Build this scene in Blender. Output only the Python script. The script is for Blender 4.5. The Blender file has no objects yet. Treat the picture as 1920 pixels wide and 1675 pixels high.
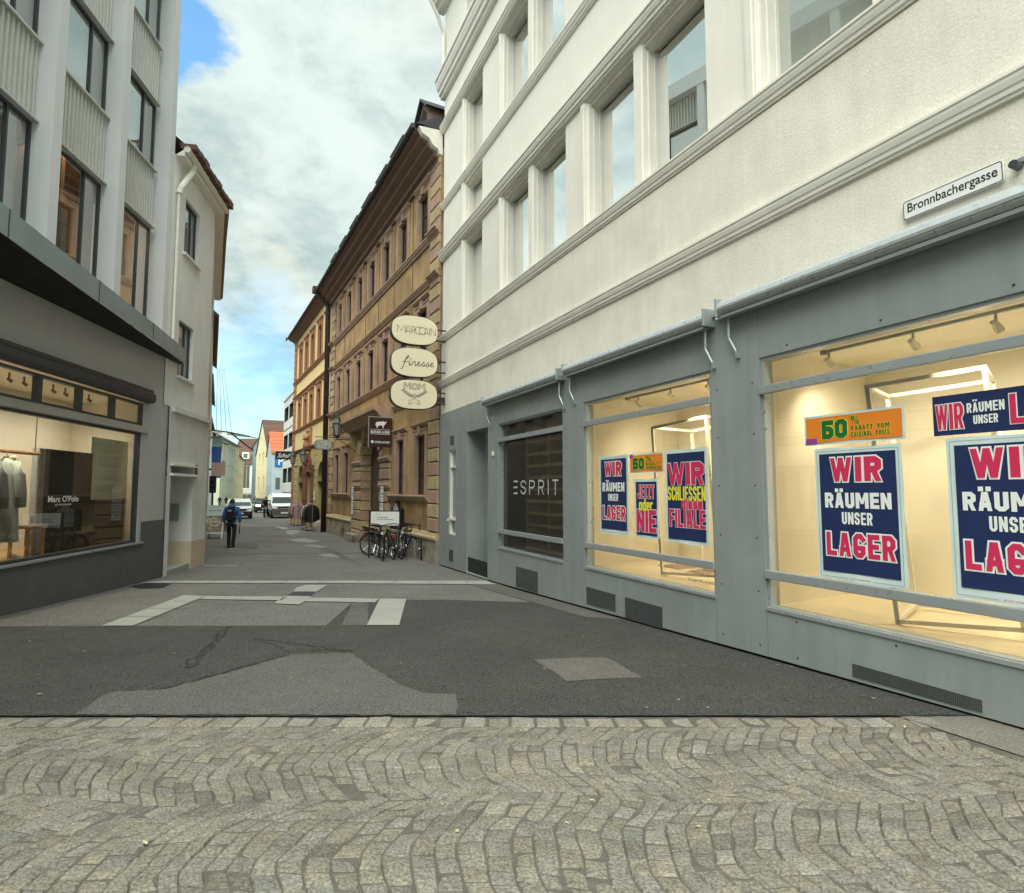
import bpy, bmesh, math, random
from mathutils import Vector
rnd = random.Random(7)
R = math.radians
C = bpy.context.scene
COL = C.collection

# ------------------------------------------------------------------ camera, sky, sun, exposure
CZ = 1.56
cam = bpy.data.cameras.new('camera'); cam.sensor_width = 36; cam.lens = 36 * 1090 / 1920
cam.clip_start = 0.05; cam.clip_end = 2000
co = bpy.data.objects.new('camera', cam); COL.objects.link(co)
co.location = (0, 0, CZ); co.rotation_euler = (R(90) + math.atan(80.5 / 1090), 0, 0)
C.camera = co
C.view_settings.view_transform = 'Standard'; C.view_settings.look = 'None'
C.view_settings.exposure = 2.0; C.view_settings.gamma = 1
C.cycles.max_bounces = 10; C.cycles.diffuse_bounces = 5; C.cycles.glossy_bounces = 5
C.cycles.transparent_max_bounces = 16; C.cycles.caustics_reflective = False; C.cycles.caustics_refractive = False
C.cycles.use_denoising = True
SUN_EL, SUN_ROT = R(58), R(194)
W = bpy.data.worlds.new("World"); C.world = W; W.use_nodes = True


def make_sky():
    nt = W.node_tree; nt.nodes.clear(); N = nt.nodes.new; L = nt.links.new
    def math_(op, a, b=None, c=None):
        n = N('ShaderNodeMath'); n.operation = op
        for i, x in enumerate((a, b, c)):
            if x is None: continue
            if isinstance(x, (int, float)): n.inputs[i].default_value = x
            else: L(x, n.inputs[i])
        return n.outputs[0]
    def ramp(v, a, b):
        n = N('ShaderNodeMapRange'); n.interpolation_type = 'SMOOTHSTEP'; L(v, n.inputs[0])
        n.inputs[1].default_value = a; n.inputs[2].default_value = b; return n.outputs[0]
    def mixc(f, a, b):
        n = N('ShaderNodeMix'); n.data_type = 'RGBA'; L(f, n.inputs[0])
        for i, x in ((6, a), (7, b)):
            if isinstance(x, tuple): n.inputs[i].default_value = (*x, 1)
            else: L(x, n.inputs[i])
        return n.outputs[2]
    def mixc_mul(c):
        n = N('ShaderNodeMix'); n.data_type = 'RGBA'; n.blend_type = 'MULTIPLY'; n.inputs[0].default_value = 1; L(c, n.inputs[6]); n.inputs[7].default_value = (.55, .98, 1.12, 1); return n.outputs[2]
    tc = N('ShaderNodeTexCoord'); sp = N('ShaderNodeSeparateXYZ'); L(tc.outputs['Generated'], sp.inputs[0])
    zz = math_('ADD', math_('MAXIMUM', sp.outputs[2], 0.0), 0.22)
    cb = N('ShaderNodeCombineXYZ'); L(math_('DIVIDE', sp.outputs[0], zz), cb.inputs[0]); L(math_('DIVIDE', sp.outputs[1], zz), cb.inputs[1])
    def noise(scale, det, off, rough=.55):
        m = N('ShaderNodeMapping'); L(cb.outputs[0], m.inputs[0]); m.inputs['Location'].default_value = off
        n = N('ShaderNodeTexNoise'); n.inputs['Scale'].default_value = scale; n.inputs['Detail'].default_value = det
        n.inputs['Roughness'].default_value = rough; n.inputs['Distortion'].default_value = .25
        L(m.outputs[0], n.inputs[0]); return n.outputs[0]
    n1 = noise(2.3, 11, (3.1, 1.4, 0), .6); n2 = noise(3.4, 11, (7.3, 4.2, 2), .6); n3 = noise(1.3, 7, (1, 9, 4), .55)
    shade = ramp(math_('ADD', math_('MULTIPLY', n2, .62), math_('MULTIPLY', n3, .5)), .46, .68)
    cloud = mixc(shade, (.43, .56, .55), (.82, .93, .885))
    bright = ramp(n1, .5, .68)
    cloud = mixc(math_('MULTIPLY', bright, .55), cloud, (.95, .98, .84))
    # openings of blue: one high up beside the office facade, a band low over the street's end
    def hole(d, a, b, k):
        dv = Vector(d).normalized(); n = N('ShaderNodeVectorMath'); n.operation = 'DOT_PRODUCT'
        L(tc.outputs['Generated'], n.inputs[0]); n.inputs[1].default_value = dv
        return ramp(math_('ADD', n.outputs['Value'], math_('MULTIPLY', math_('SUBTRACT', n1, .5), k)), a, b)
    h = math_('MAXIMUM', hole((-.60, 1, .835), .9972, .9996, .022), math_('MULTIPLY', hole((-.49, 1, .17), .984, 1.0, .05), .5))
    h = math_('MAXIMUM', h, hole((-.75, -.3, .62), .975, .995, .1))
    sky = N('ShaderNodeTexSky'); sky.sky_type = 'NISHITA'; sky.sun_disc = False
    sky.sun_elevation = SUN_EL; sky.sun_rotation = SUN_ROT; sky.air_density = 1.2; sky.dust_density = .6; sky.ozone_density = 2.0
    b1 = N('ShaderNodeBackground'); L(mixc_mul(sky.outputs[0]), b1.inputs[0]); b1.inputs[1].default_value = .07
    b2 = N('ShaderNodeBackground'); L(cloud, b2.inputs[0]); b2.inputs[1].default_value = .265
    h = math_('MULTIPLY', h, .88)
    mx = N('ShaderNodeMixShader'); L(h, mx.inputs[0]); L(b2.outputs[0], mx.inputs[1]); L(b1.outputs[0], mx.inputs[2])
    out = N('ShaderNodeOutputWorld'); L(mx.outputs[0], out.inputs[0])


make_sky()
sun = bpy.data.lights.new('sun', 'SUN'); sun.energy = 1.5; sun.angle = R(70); sun.color = (1, .98, .905)
so = bpy.data.objects.new('sun', sun); COL.objects.link(so); so.location = (0, -5, 30)
so.rotation_euler = (R(90) - SUN_EL, 0, R(180) - SUN_ROT)

# ------------------------------------------------------------------ ground profile: the lane falls gently away from the camera
KN = [(-40, 1.45), (0, 1.55), (4.27, 1.663), (11.6, 1.96), (15.7, 2.05), (21, 2.12), (45, 2.27), (80, 2.65), (120, 3.1), (400, 5.2)]


def gz(y):
    for (a, da), (b, db) in zip(KN, KN[1:]):
        if y <= b: return CZ - (da + (db - da) * (y - a) / (b - a))
    return CZ - KN[-1][1]


# ------------------------------------------------------------------ materials
def mat(name, col, rough=.75, var=.1, vs=3., bump=0, bs=60, streak=0, metal=0, spec=.4, col2=None, c2s=1.5, c2t=(.5, .65),
        speck=0, specks=220, attr=None, bdist=.004, dirt=0, gum=0):
    m = bpy.data.materials.new(name); m.use_nodes = True; nt = m.node_tree; N = nt.nodes.new; L = nt.links.new
    P = nt.nodes['Principled BSDF']; P.inputs['Roughness'].default_value = rough; P.inputs['Metallic'].default_value = metal
    P.inputs['Specular IOR Level'].default_value = spec
    tc = N('ShaderNodeTexCoord'); O = tc.outputs['Object']
    def noise(s, d=4, vec=None, r=.55):
        n = N('ShaderNodeTexNoise'); n.inputs['Scale'].default_value = s; n.inputs['Detail'].default_value = d
        n.inputs['Roughness'].default_value = r; L(vec or O, n.inputs[0]); return n.outputs[0]
    def rng(v, a, b, c=0, d=1, sm=True):
        n = N('ShaderNodeMapRange'); n.interpolation_type = 'SMOOTHSTEP' if sm else 'LINEAR'; L(v, n.inputs[0])
        for i, x in enumerate((a, b, c, d)): n.inputs[i + 1].default_value = x
        return n.outputs[0]
    def mul(c, f):
        n = N('ShaderNodeMix'); n.data_type = 'RGBA'; n.blend_type = 'MULTIPLY'; n.inputs[0].default_value = 1
        L(c, n.inputs[6]); L(f, n.inputs[7]); return n.outputs[2]
    rgb = N('ShaderNodeRGB'); rgb.outputs[0].default_value = (*col, 1); c = rgb.outputs[0]
    if col2:
        n = N('ShaderNodeMix'); n.data_type = 'RGBA'; L(rng(noise(c2s, 6), *c2t), n.inputs[0]); L(c, n.inputs[6])
        n.inputs[7].default_value = (*col2, 1); c = n.outputs[2]
    if attr:
        a = N('ShaderNodeAttribute'); a.attribute_name = attr; c = mul(c, a.outputs['Color'])
    if var: c = mul(c, rng(noise(vs, 7, r=.62), .3, .7, 1 - var, 1 + var, False))
    if streak:
        mp = N('ShaderNodeMapping'); mp.inputs['Scale'].default_value = (5, 5, .35); L(O, mp.inputs[0])
        c = mul(c, rng(noise(1.6, 7, mp.outputs[0], .65), .3, .72, 1 - streak, 1 + streak * .5, False))
    if speck: c = mul(c, rng(noise(specks, 2), .35, .68, 1 - speck, 1 + speck, False))
    if dirt:
        n = N('ShaderNodeTexVoronoi'); n.inputs['Scale'].default_value = 4; L(O, n.inputs[0])
        c = mul(c, rng(n.outputs['Distance'], .0, .05, 1 - dirt, 1))
    if gum:
        n = N('ShaderNodeTexVoronoi'); n.inputs['Scale'].default_value = 5.5; n.inputs['Randomness'].default_value = 1; L(O, n.inputs[0])
        c = mul(c, rng(n.outputs['Distance'], .055, .085, 1 + gum, 1))
    L(c, P.inputs['Base Color'])
    if rough < .95: L(rng(noise(vs * 2.3 + 1, 5), .3, .7, max(rough - .1, .02), min(rough + .1, 1), False), P.inputs['Roughness'])
    if bump:
        b = N('ShaderNodeBump'); b.inputs['Strength'].default_value = bump; b.inputs['Distance'].default_value = bdist
        L(noise(bs, 5), b.inputs['Height']); L(b.outputs[0], P.inputs['Normal'])
    return m


def glass(name, tint=(1, 1, 1), coat=.0, trans=True, behind=(.2, .24, .22), rough=.0):
    """thin pane: mirror reflection by Fresnel (plus a metallic coat) over a clear or a curtained interior"""
    m = bpy.data.materials.new(name); m.use_nodes = True; nt = m.node_tree; nt.nodes.clear(); N = nt.nodes.new; L = nt.links.new
    g = N('ShaderNodeBsdfGlossy'); g.inputs['Roughness'].default_value = rough; g.inputs['Color'].default_value = (.97, .99, .98, 1)
    if trans: t = N('ShaderNodeBsdfTransparent')
    else: t = N('ShaderNodeBsdfDiffuse')
    t.inputs['Color'].default_value = (*(tint if trans else behind), 1)
    fr = N('ShaderNodeFresnel'); fr.inputs[0].default_value = 1.5
    mr = N('ShaderNodeMapRange'); L(fr.outputs[0], mr.inputs[0]); mr.inputs[3].default_value = coat; mr.inputs[4].default_value = 1
    mx = N('ShaderNodeMixShader'); L(mr.outputs[0], mx.inputs[0]); L(t.outputs[0], mx.inputs[1]); L(g.outputs[0], mx.inputs[2])
    o = N('ShaderNodeOutputMaterial'); L(mx.outputs[0], o.inputs[0]); return m


def glow(name, col, s):
    m = mat(name, col, var=0); P = m.node_tree.nodes['Principled BSDF']
    P.inputs['Emission Color'].default_value = (*col, 1); P.inputs['Emission Strength'].default_value = s; return m


def s2l(r, g, b): return tuple((x / 255 / 12.92) if x < 10 else ((x / 255 + .055) / 1.055) ** 2.4 for x in (r, g, b))


def mesh_mat(name, base, scale):
    """perforated metal: a fine grid of dark holes"""
    m = mat(name, base, .5, .1, 4, metal=.3); nt = m.node_tree; N = nt.nodes.new; L = nt.links.new
    P = nt.nodes['Principled BSDF']; old = P.inputs['Base Color'].links[0].from_socket
    tc = N('ShaderNodeTexCoord'); sp = N('ShaderNodeSeparateXYZ'); L(tc.outputs['Object'], sp.inputs[0])
    def s(k, sc):
        a = N('ShaderNodeMath'); a.operation = 'MULTIPLY'; L(sp.outputs[k], a.inputs[0]); a.inputs[1].default_value = sc
        b = N('ShaderNodeMath'); b.operation = 'FRACT'; L(a.outputs[0], b.inputs[0])
        c = N('ShaderNodeMath'); c.operation = 'GREATER_THAN'; L(b.outputs[0], c.inputs[0]); c.inputs[1].default_value = .38; return c.outputs[0]
    q = N('ShaderNodeMath'); q.operation = 'MULTIPLY'; L(s(0, scale), q.inputs[0]); L(s(2, scale), q.inputs[1])
    mx = N('ShaderNodeMix'); mx.data_type = 'RGBA'; L(q.outputs[0], mx.inputs[0]); L(old, mx.inputs[6]); mx.inputs[7].default_value = (.012, .013, .013, 1)
    L(mx.outputs[2], P.inputs['Base Color']); return m


def tile_mat(name, base, mortar, sx, sz, rough=.8, axis='XZ'):
    """roof tiles / setts: a brick pattern lying on the surface"""
    m = mat(name, base, rough, .25, 5); nt = m.node_tree; N = nt.nodes.new; L = nt.links.new
    P = nt.nodes['Principled BSDF']; old = P.inputs['Base Color'].links[0].from_socket
    tc = N('ShaderNodeTexCoord'); sp = N('ShaderNodeSeparateXYZ'); L(tc.outputs['Object'], sp.inputs[0]); cb = N('ShaderNodeCombineXYZ')
    L(sp.outputs[axis[0]], cb.inputs[0]); L(sp.outputs[axis[1]], cb.inputs[1])
    b = N('ShaderNodeTexBrick'); b.inputs['Scale'].default_value = 1; b.inputs['Brick Width'].default_value = sx; b.inputs['Row Height'].default_value = sz
    b.inputs['Mortar Size'].default_value = .09 * sz; b.inputs['Mortar'].default_value = (*mortar, 1); L(cb.outputs[0], b.inputs[0])
    L(old, b.inputs['Color1']); h = N('ShaderNodeHueSaturation'); L(old, h.inputs['Color']); h.inputs['Value'].default_value = .7; L(h.outputs[0], b.inputs['Color2'])
    L(b.outputs[0], P.inputs['Base Color']); return m


M = dict(
    white=mat('white_stucco', (0.82, 0.81, 0.725), .85, .05, .9, .3, 38, .035, bdist=.005, dirt=.14, speck=.05, specks=60),
    white2=mat('white_roughcast', (0.79, 0.775, 0.68), .9, .09, 1.4, .5, 45, .06, bdist=.007, dirt=.34, speck=.08, specks=50),
    trimw=mat('white_trim', (0.8, 0.79, 0.71), .7, .05, 2, .15, 60, .05),
    panel=mat('grey_blue_panel', (0.27, 0.305, 0.3), .45, .10, 1.1, .08, 60, .10, spec=.5, col2=(.265, .31, .305), c2s=.7, c2t=(.45, .62), dirt=.22),
    panelj=mat('dark_joint', (.02, .022, .022), .8),
    alu=mat('grey_aluminium', (.36, .40, .41), .35, .05, 5, metal=.35),
    alud=mat('awning_metal', (0.58, 0.62, 0.63), .33, .06, 6, metal=.5),
    asph=mat('asphalt_old', (0.155, 0.154, 0.141), .88, .14, .7, .5, 150, speck=.8, specks=70, bdist=.006, gum=.45),
    asphd=mat('asphalt_dark', (0.054, 0.056, 0.052), .85, .16, .9, .5, 150, speck=.8, specks=70, bdist=.006, gum=.45),
    asphm=mat('asphalt_patch', (0.108, 0.108, 0.097), .86, .10, 1.3, .5, 150, speck=.5, specks=70, bdist=.006, gum=.45),
    asphr=mat('asphalt_rect', (0.12, 0.116, 0.103), .86, .1, 2, .6, 130, speck=.5, specks=70, bdist=.006),
    asphp=mat('asphalt_repair', (0.115, 0.115, 0.106), .86, .14, 1.5, .5, 150, speck=.8, specks=70, bdist=.006),
    slab=mat('pale_granite_slab', (0.335, 0.345, 0.31), .75, .1, 2.2, .2, 90, speck=.18, specks=200),
    crack=mat('asphalt_crack', (.028, .029, .028), .8, .2, 5),
    dimlet=mat('dim_white_lettering', (.48, .51, .51), .6, 0),
    slabw=mat('worn_wall_slab', (.185, .18, .15), .85, .15, 2, .6, 60, speck=.35, specks=90, bdist=.008),
    tar=mat('bitumen', (.02, .021, .021), .6, .2, 5),
    stone=mat('granite_cobble', (0.215, 0.208, 0.172), .85, .18, 6, 1., 38, speck=.38, specks=80, attr='tone', bdist=.016),
    joint=mat('joint_sand', (0.115, 0.11, 0.092), .95, .25, 14, .8, 60, bdist=.01),
    wet=mat('pale_wet_sheen', (0.25, 0.255, 0.24), .5, .15, 3),  # shine of wet patches put into a pale base colour
    iron=mesh_mat('cast_iron', (.06, .055, .05), 16),
    perf=mesh_mat('perforated_grey', (.13, .145, .145), 66),
    lconc=mat('office_concrete', (0.67, 0.7, 0.71), .8, .04, 1.2, .15, 70, .03),
    lwall=mat('grey_render', (0.455, 0.455, 0.455), .9, .05, 2, .9, 120, .04, bdist=.004),
    lplinth=mat('anthracite_plinth', (0.105, 0.105, 0.11), .85, .08, 3, .5, 140),
    corr=mat('corrugated_sheet', (0.56, 0.57, 0.53), .5, .05, 2, metal=.2),
    zinc=mat('zinc_fascia', (0.3, 0.375, 0.41), .42, .12, 1.6, metal=.35),
    black=mat('black_soffit', (.012, .012, .013), .7, .1, 3),
    anth=mat('anthracite_frame', (.045, .05, .058), .4, .05, 5, spec=.5),
    ledge=mat('light_stone_ledge', (.40, .385, .355), .8, .06, 4),
    wood=mat('oak_wood', (.46, .28, .12), .5, .2, 3, streak=.1),
    cream=mat('cream_display_wall', (.80, .76, .66), .85, .03, 1.2),
    creamf=mat('cream_display_floor', (.80, .70, .52), .5, .05, 2),
    framew=mat('white_display_frame', (.82, .80, .72), .5, .03, 3),
    dshop=mat('dark_interior_and_shade', (.05, .055, .052), .8, .1, 2),  # shop interior; also the painted shade of garage decks and passage
    shelfw=mat('brown_shelf', (0.68, 0.5, 0.31), .6, .15, 5),
    plb=mat('brown_plaster', (0.49, 0.33, 0.15), .85, .12, 1.1, .3, 50, .22, col2=(.29, .19, .095), c2s=.9, c2t=(.35, .7)),
    sand=mat('pink_sandstone', (0.41, 0.285, 0.205), .85, .14, 2.5, .3, 60, .14),
    sandy=mat('yellow_sandstone', (0.46, 0.375, 0.215), .85, .14, 2.5, .3, 60, .14),
    sandd=mat('dark_sandstone', (0.185, 0.12, 0.088), .85, .12, 3, .2, 60, .1),
    plth=mat('grey_plinth_stone', (0.32, 0.285, 0.22), .9, .2, 2, .4, 40, .22, col2=(.11, .10, .08), c2s=1.4, c2t=(.48, .7)),
    dglass=glass('dark_window_glass', trans=False, behind=(.014, .015, .016), coat=.05),
    brownf=mat('brown_window_frame', (.03, .022, .018), .6, .05, 5),
    rooft=tile_mat('brown_roof_tiles', (.15, .085, .06), (.05, .03, .025), .25, .3),
    roofo=tile_mat('orange_roof_tiles', (.62, .17, .07), (.28, .07, .03), .35, .55),
    roofd=mat('dark_slate', (.05, .05, .055), .6, .2, 6),
    lead=mat('grey_lead', (.26, .29, .29), .5, .12, 4),
    yel=mat('yellow_plaster', (0.8, 0.64, 0.32), .85, .07, 1.2, .2, 60, .08),
    yelg=mat('yellow_ashlar', (.50, .42, .19), .85, .1, 2, .2, 60, .1),
    terra=mat('terracotta_stone', (0.38, 0.2, 0.11), .8, .12, 3, .2, 60, .08),
    terrar=mat('red_terracotta', (0.225, 0.085, 0.05), .8, .12, 3, .3, 40, .05),
    pipe=mat('dark_brown_pipe', (.035, .022, .018), .5, .1, 4),
    housew=mat('house_white', (0.8, 0.825, 0.805), .85, .06, 1.3, .3, 50, .07),
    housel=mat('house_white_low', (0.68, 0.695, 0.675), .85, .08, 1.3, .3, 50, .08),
    beige=mat('beige_sill_stone', (0.58, 0.5, 0.35), .8, .08, 3),
    rust=mat('rust_gutter', (.16, .09, .075), .6, .15, 5),
    lantm=mat('lantern_metal', (.035, .045, .038), .5, .1, 5),
    lantg=glass('lantern_glass', trans=False, behind=(.32, .32, .27), coat=.04, rough=.2),
    signc=mat('cream_sign_face', (.78, .71, .52), .5, .03, 2),
    signr=mat('sign_rim', (.06, .045, .03), .5, .1, 5),
    ink=mat('black_lettering', (.016, .016, .016), .6, 0),
    brink=mat('brown_lettering', (.045, .035, .025), .6, 0),
    whl=mat('white_lettering', (.80, .82, .80), .6, 0),
    bsign=mat('dark_brown_sign', (.045, .018, .014), .5, .1, 3),
    shopg=glass('shop_window_glass', (.96, .98, .97), .045),
    darkg=glass('unlit_shop_glass', (.93, .97, .95), .09),
    mirg=glass('coated_office_glass', trans=False, behind=(.22, .24, .21), coat=.90),
    greyg=glass('curtained_upper_glass', trans=False, behind=(.30, .33, .29), coat=.30),
    offg=glass('green_office_glass', (.95, 1, .98), .42),
    blind=mat('pale_green_blind', (0.78, 0.9, 0.84), .9, .04, 2),
    tanroom=mat('warm_room_wall', (.24, .15, .075), .9, .15, 1.3),
    navyf=mat('dark_blue_frame', (.012, .02, .06), .4, .05, 5),
    navy=mat('poster_navy', (.012, .026, .098), .55, .06, 4),
    pink=mat('poster_pink', (.62, .028, .105), .55, .05, 4),
    paper=mat('poster_paper', (.62, .76, .74), .6, .04, 4),
    paperw=mat('poster_white_letter', (.80, .86, .82), .6, .02, 4),
    orange=mat('poster_orange', (.80, .24, .022), .55, .05, 4),
    green=mat('poster_green', (.01, .14, .03), .55, .03, 4),
    purple=mat('poster_purple', (.25, .08, .42), .55, .03, 4),
    yellowp=mat('poster_yellow', (.82, .78, .06), .55, .03, 4),
    skin=mat('skin', (.50, .29, .20), .6, .05, 8),
    hair=mat('dark_brown_hair', (.05, .03, .02), .7, .2, 30),
    bluej=mat('blue_jacket', (.025, .11, .30), .7, .15, 9),
    blackc=mat('black_cloth', (.012, .012, .014), .85, .2, 9),
    shoe=mat('shoe_dark', (.03, .03, .03), .6, .1, 9),
    tyre=mat('tyre_rubber', (.014, .014, .015), .8, .1, 8),
    chrome=mat('chrome', (.6, .61, .62), .25, .03, 6, metal=.9),
    carw=mat('white_car_paint', (.72, .75, .75), .25, .02, 2, spec=.6),
    carb=mat('black_car_paint', (.015, .017, .02), .2, .03, 2, spec=.6),
    carbr=mat('grey_bumper', (.10, .09, .08), .5, .05, 3),
    carg=glass('car_glass', trans=False, behind=(.02, .03, .03), coat=.07),
    lamp=glow('lit_headlight', (1, .80, .35), 4), lampo=glow('lit_indicator', (1, .42, .03), 5),
    lampc=mat('clear_headlight', (.6, .62, .62), .15, 0, spec=.6),
    redl=mat('red_reflector', (.45, .02, .015), .4, 0),
    leaf=mat('dry_leaf', (.50, .44, .27), .8, .25, 40),
    bluep=mat('parking_blue', (.015, .16, .55), .5, .03, 3),
    ltblue=mat('light_blue_plaster', (0.44, 0.56, 0.6), .85, .06, 1, streak=.05),
    bluegr=mat('blue_grey_plaster', (.22, .30, .33), .85, .06, 1),
    ltgreen=mat('light_green_plaster', (0.64, 0.7, 0.54), .85, .05, 1),
    ltyel=mat('pale_yellow_plaster', (0.78, 0.7, 0.42), .85, .05, 1),
    garage=mat('garage_concrete', (.68, .69, .64), .8, .05, 1, streak=.06),
    farwin=glass('far_window_glass', trans=False, behind=(.10, .11, .11), coat=.15),
    teal=glass('teal_canopy_glass', (.45, .72, .66), .10),
    mauve=mat('mauve_cloth', (.33, .22, .25), .9, .15, 9), olive=mat('olive_cloth', (.10, .105, .06), .9, .15, 9),
    greyc=mat('grey_cloth', (0.34, 0.36, 0.37), .9, .2, 25), tanc=mat('cream_coat_cloth', (0.72, 0.62, 0.45), .9, .08, 12),
    mint=mat('pale_grey_coat_cloth', (0.58, 0.66, 0.62), .9, .1, 12), dkpanel=mat('dark_display_panel', (.05, .05, .045), .7, .15, 2, streak=.15),
    wpanel=mat('pale_display_panel', (0.72, 0.8, 0.63), .7, .05, 1.5), photo=mat('printed_photo', (.30, .26, .21), .6, .45, 5, col2=(.62, .56, .46), c2s=4),
    flag=mat('blue_banner', (.08, .18, .60), .7, .05, 3), flagw=mat('pale_banner', (.55, .68, .78), .7, .05, 3), pinks=mat('pink_sign', (.55, .40, .36), .6, .05, 4),
)


# ------------------------------------------------------------------ mesh helpers
class MB:
    def __init__(s): s.v = []; s.f = []; s.m = []; s.mi = 0
    def add(s, vs, fs, mi=None):
        b = len(s.v); s.v += [tuple(v) for v in vs]
        for f in fs: s.f.append(tuple(b + i for i in f)); s.m.append(s.mi if mi is None else mi)
        return s
    def box(s, x0, x1, y0, y1, z0, z1, mi=None):
        return s.add([(x, y, z) for z in (z0, z1) for y in (y0, y1) for x in (x0, x1)],
                     [(0, 2, 3, 1), (4, 5, 7, 6), (0, 1, 5, 4), (2, 6, 7, 3), (0, 4, 6, 2), (1, 3, 7, 5)], mi)
    def quad(s, *p, mi=None): return s.add(p, [tuple(range(len(p)))], mi)
    def prism(s, poly, y0, y1, mi=None):           # polygon in x-z, extruded along y
        n = len(poly); return s.add([(x, y0, z) for x, z in poly] + [(x, y1, z) for x, z in poly],
            [tuple(range(n)), tuple(range(2 * n - 1, n - 1, -1))] + [(i, i + n, (i + 1) % n + n, (i + 1) % n) for i in range(n)], mi)
    def prismz(s, poly, z0, z1, mi=None):          # polygon in x-y, extruded along z
        n = len(poly); return s.add([(x, y, z0) for x, y in poly] + [(x, y, z1) for x, y in poly],
            [tuple(range(n - 1, -1, -1)), tuple(range(n, 2 * n))] + [(i, (i + 1) % n, (i + 1) % n + n, i + n) for i in range(n)], mi)
    def prof(s, pr, x0, x1, mi=None):              # profile in y-z, extruded along x
        n = len(pr); return s.add([(x0, y, z) for y, z in pr] + [(x1, y, z) for y, z in pr],
            [tuple(range(n)), tuple(range(2 * n - 1, n - 1, -1))] + [(i, i + n, (i + 1) % n + n, (i + 1) % n) for i in range(n)], mi)
    def tube(s, pts, r, n=8, closed=False, mi=None):
        P = [Vector(p) for p in pts]; k = len(P); rs = r if isinstance(r, (list, tuple)) else [r] * k; vs = []; fs = []
        for i, p in enumerate(P):
            a = P[(i - 1) % k] if (closed or i > 0) else p; b = P[(i + 1) % k] if (closed or i < k - 1) else p
            t = (b - a).normalized(); up = Vector((0, 0, 1)) if abs(t.z) < .93 else Vector((0, 1, 0))
            u = t.cross(up).normalized(); w = u.cross(t)
            vs += [p + (u * math.cos(2 * math.pi * j / n) + w * math.sin(2 * math.pi * j / n)) * rs[i] for j in range(n)]
        for i in range(k if closed else k - 1):
            a, b = i * n, ((i + 1) % k) * n
            fs += [(a + j, a + (j + 1) % n, b + (j + 1) % n, b + j) for j in range(n)]
        if not closed: fs += [tuple(range(n - 1, -1, -1)), tuple(range((k - 1) * n, k * n))]
        return s.add(vs, fs, mi)
    def lathe(s, pr, c=(0, 0, 0), n=16, mi=None, ang=0):
        vs = [(c[0] + r * math.cos(ang + 2 * math.pi * j / n), c[1] + r * math.sin(ang + 2 * math.pi * j / n), c[2] + z) for r, z in pr for j in range(n)]
        fs = [(i * n + j, i * n + (j + 1) % n, (i + 1) * n + (j + 1) % n, (i + 1) * n + j) for i in range(len(pr) - 1) for j in range(n)]
        return s.add(vs, fs + [tuple(range(n - 1, -1, -1)), tuple(range((len(pr) - 1) * n, len(pr) * n))], mi)
    def ring(s, c, rad, r, axis='y', n=32, m=8, mi=None):
        p = []
        for i in range(n):
            a = 2 * math.pi * i / n; q = rad * math.cos(a), rad * math.sin(a)
            p.append(Vector(c) + Vector({'y': (q[0], 0, q[1]), 'x': (0, q[0], q[1]), 'z': (q[0], q[1], 0)}[axis]))
        return s.tube(p, r, m, True, mi)
    def build(s, name, mats, parent=None, smooth=False, bevel=0, fix=True, loc=None, seg=2):
        me = bpy.data.meshes.new(name); me.from_pydata(s.v, [], s.f)
        for m in (mats if isinstance(mats, (list, tuple)) else [mats]): me.materials.append(M[m] if isinstance(m, str) else m)
        me.polygons.foreach_set('material_index', s.m)
        if fix:
            b = bmesh.new(); b.from_mesh(me); bmesh.ops.recalc_face_normals(b, faces=b.faces); b.to_mesh(me); b.free()
        if smooth: me.polygons.foreach_set('use_smooth', [True] * len(me.polygons))
        o = bpy.data.objects.new(name, me); COL.objects.link(o)
        if parent: o.parent = parent
        if loc: o.location = loc
        if bevel:
            md = o.modifiers.new('bevel', 'BEVEL'); md.width = bevel; md.segments = seg; md.limit_method = 'ANGLE'; md.angle_limit = R(40)
        return o


def tag(o, label, cat, group=None):
    o['label'] = label; o['category'] = cat
    if group: o['group'] = group
    return o


def thing(name, label, cat, loc=(0, 0, 0), rz=0, group=None):
    o = bpy.data.objects.new(name, None); COL.objects.link(o); o.location = loc; o.rotation_euler = (0, 0, rz); o.empty_display_size = .2
    return tag(o, label, cat, group)


def struct(o, kind='structure'): o['kind'] = kind; return o


def copy_tree(o, parent=None, **kw):
    c = o.copy(); COL.objects.link(c)
    if parent: c.parent = parent
    for k, v in kw.items():
        if k == 'loc': c.location = v
        elif k == 'rz': c.rotation_euler = (0, 0, v)
        else: c[k] = v
    for ch in list(o.children): copy_tree(ch, c)
    return c


class Fr:
    """street front: local x to the right as seen from the street, y into the building"""
    def __init__(s, A, B):
        s.A = Vector((A[0], A[1], 0)); d = Vector((B[0] - A[0], B[1] - A[1], 0)); s.L = d.length; s.d = d.normalized()
        s.y = Vector((-s.d.y, s.d.x, 0)); s.rz = math.atan2(s.d.y, s.d.x)
    def p(s, u, y=0, z=0): return tuple(s.A + s.d * u + s.y * y + Vector((0, 0, z)))
    def g(s, u, y=0): return gz(s.p(u, y)[1])


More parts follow.
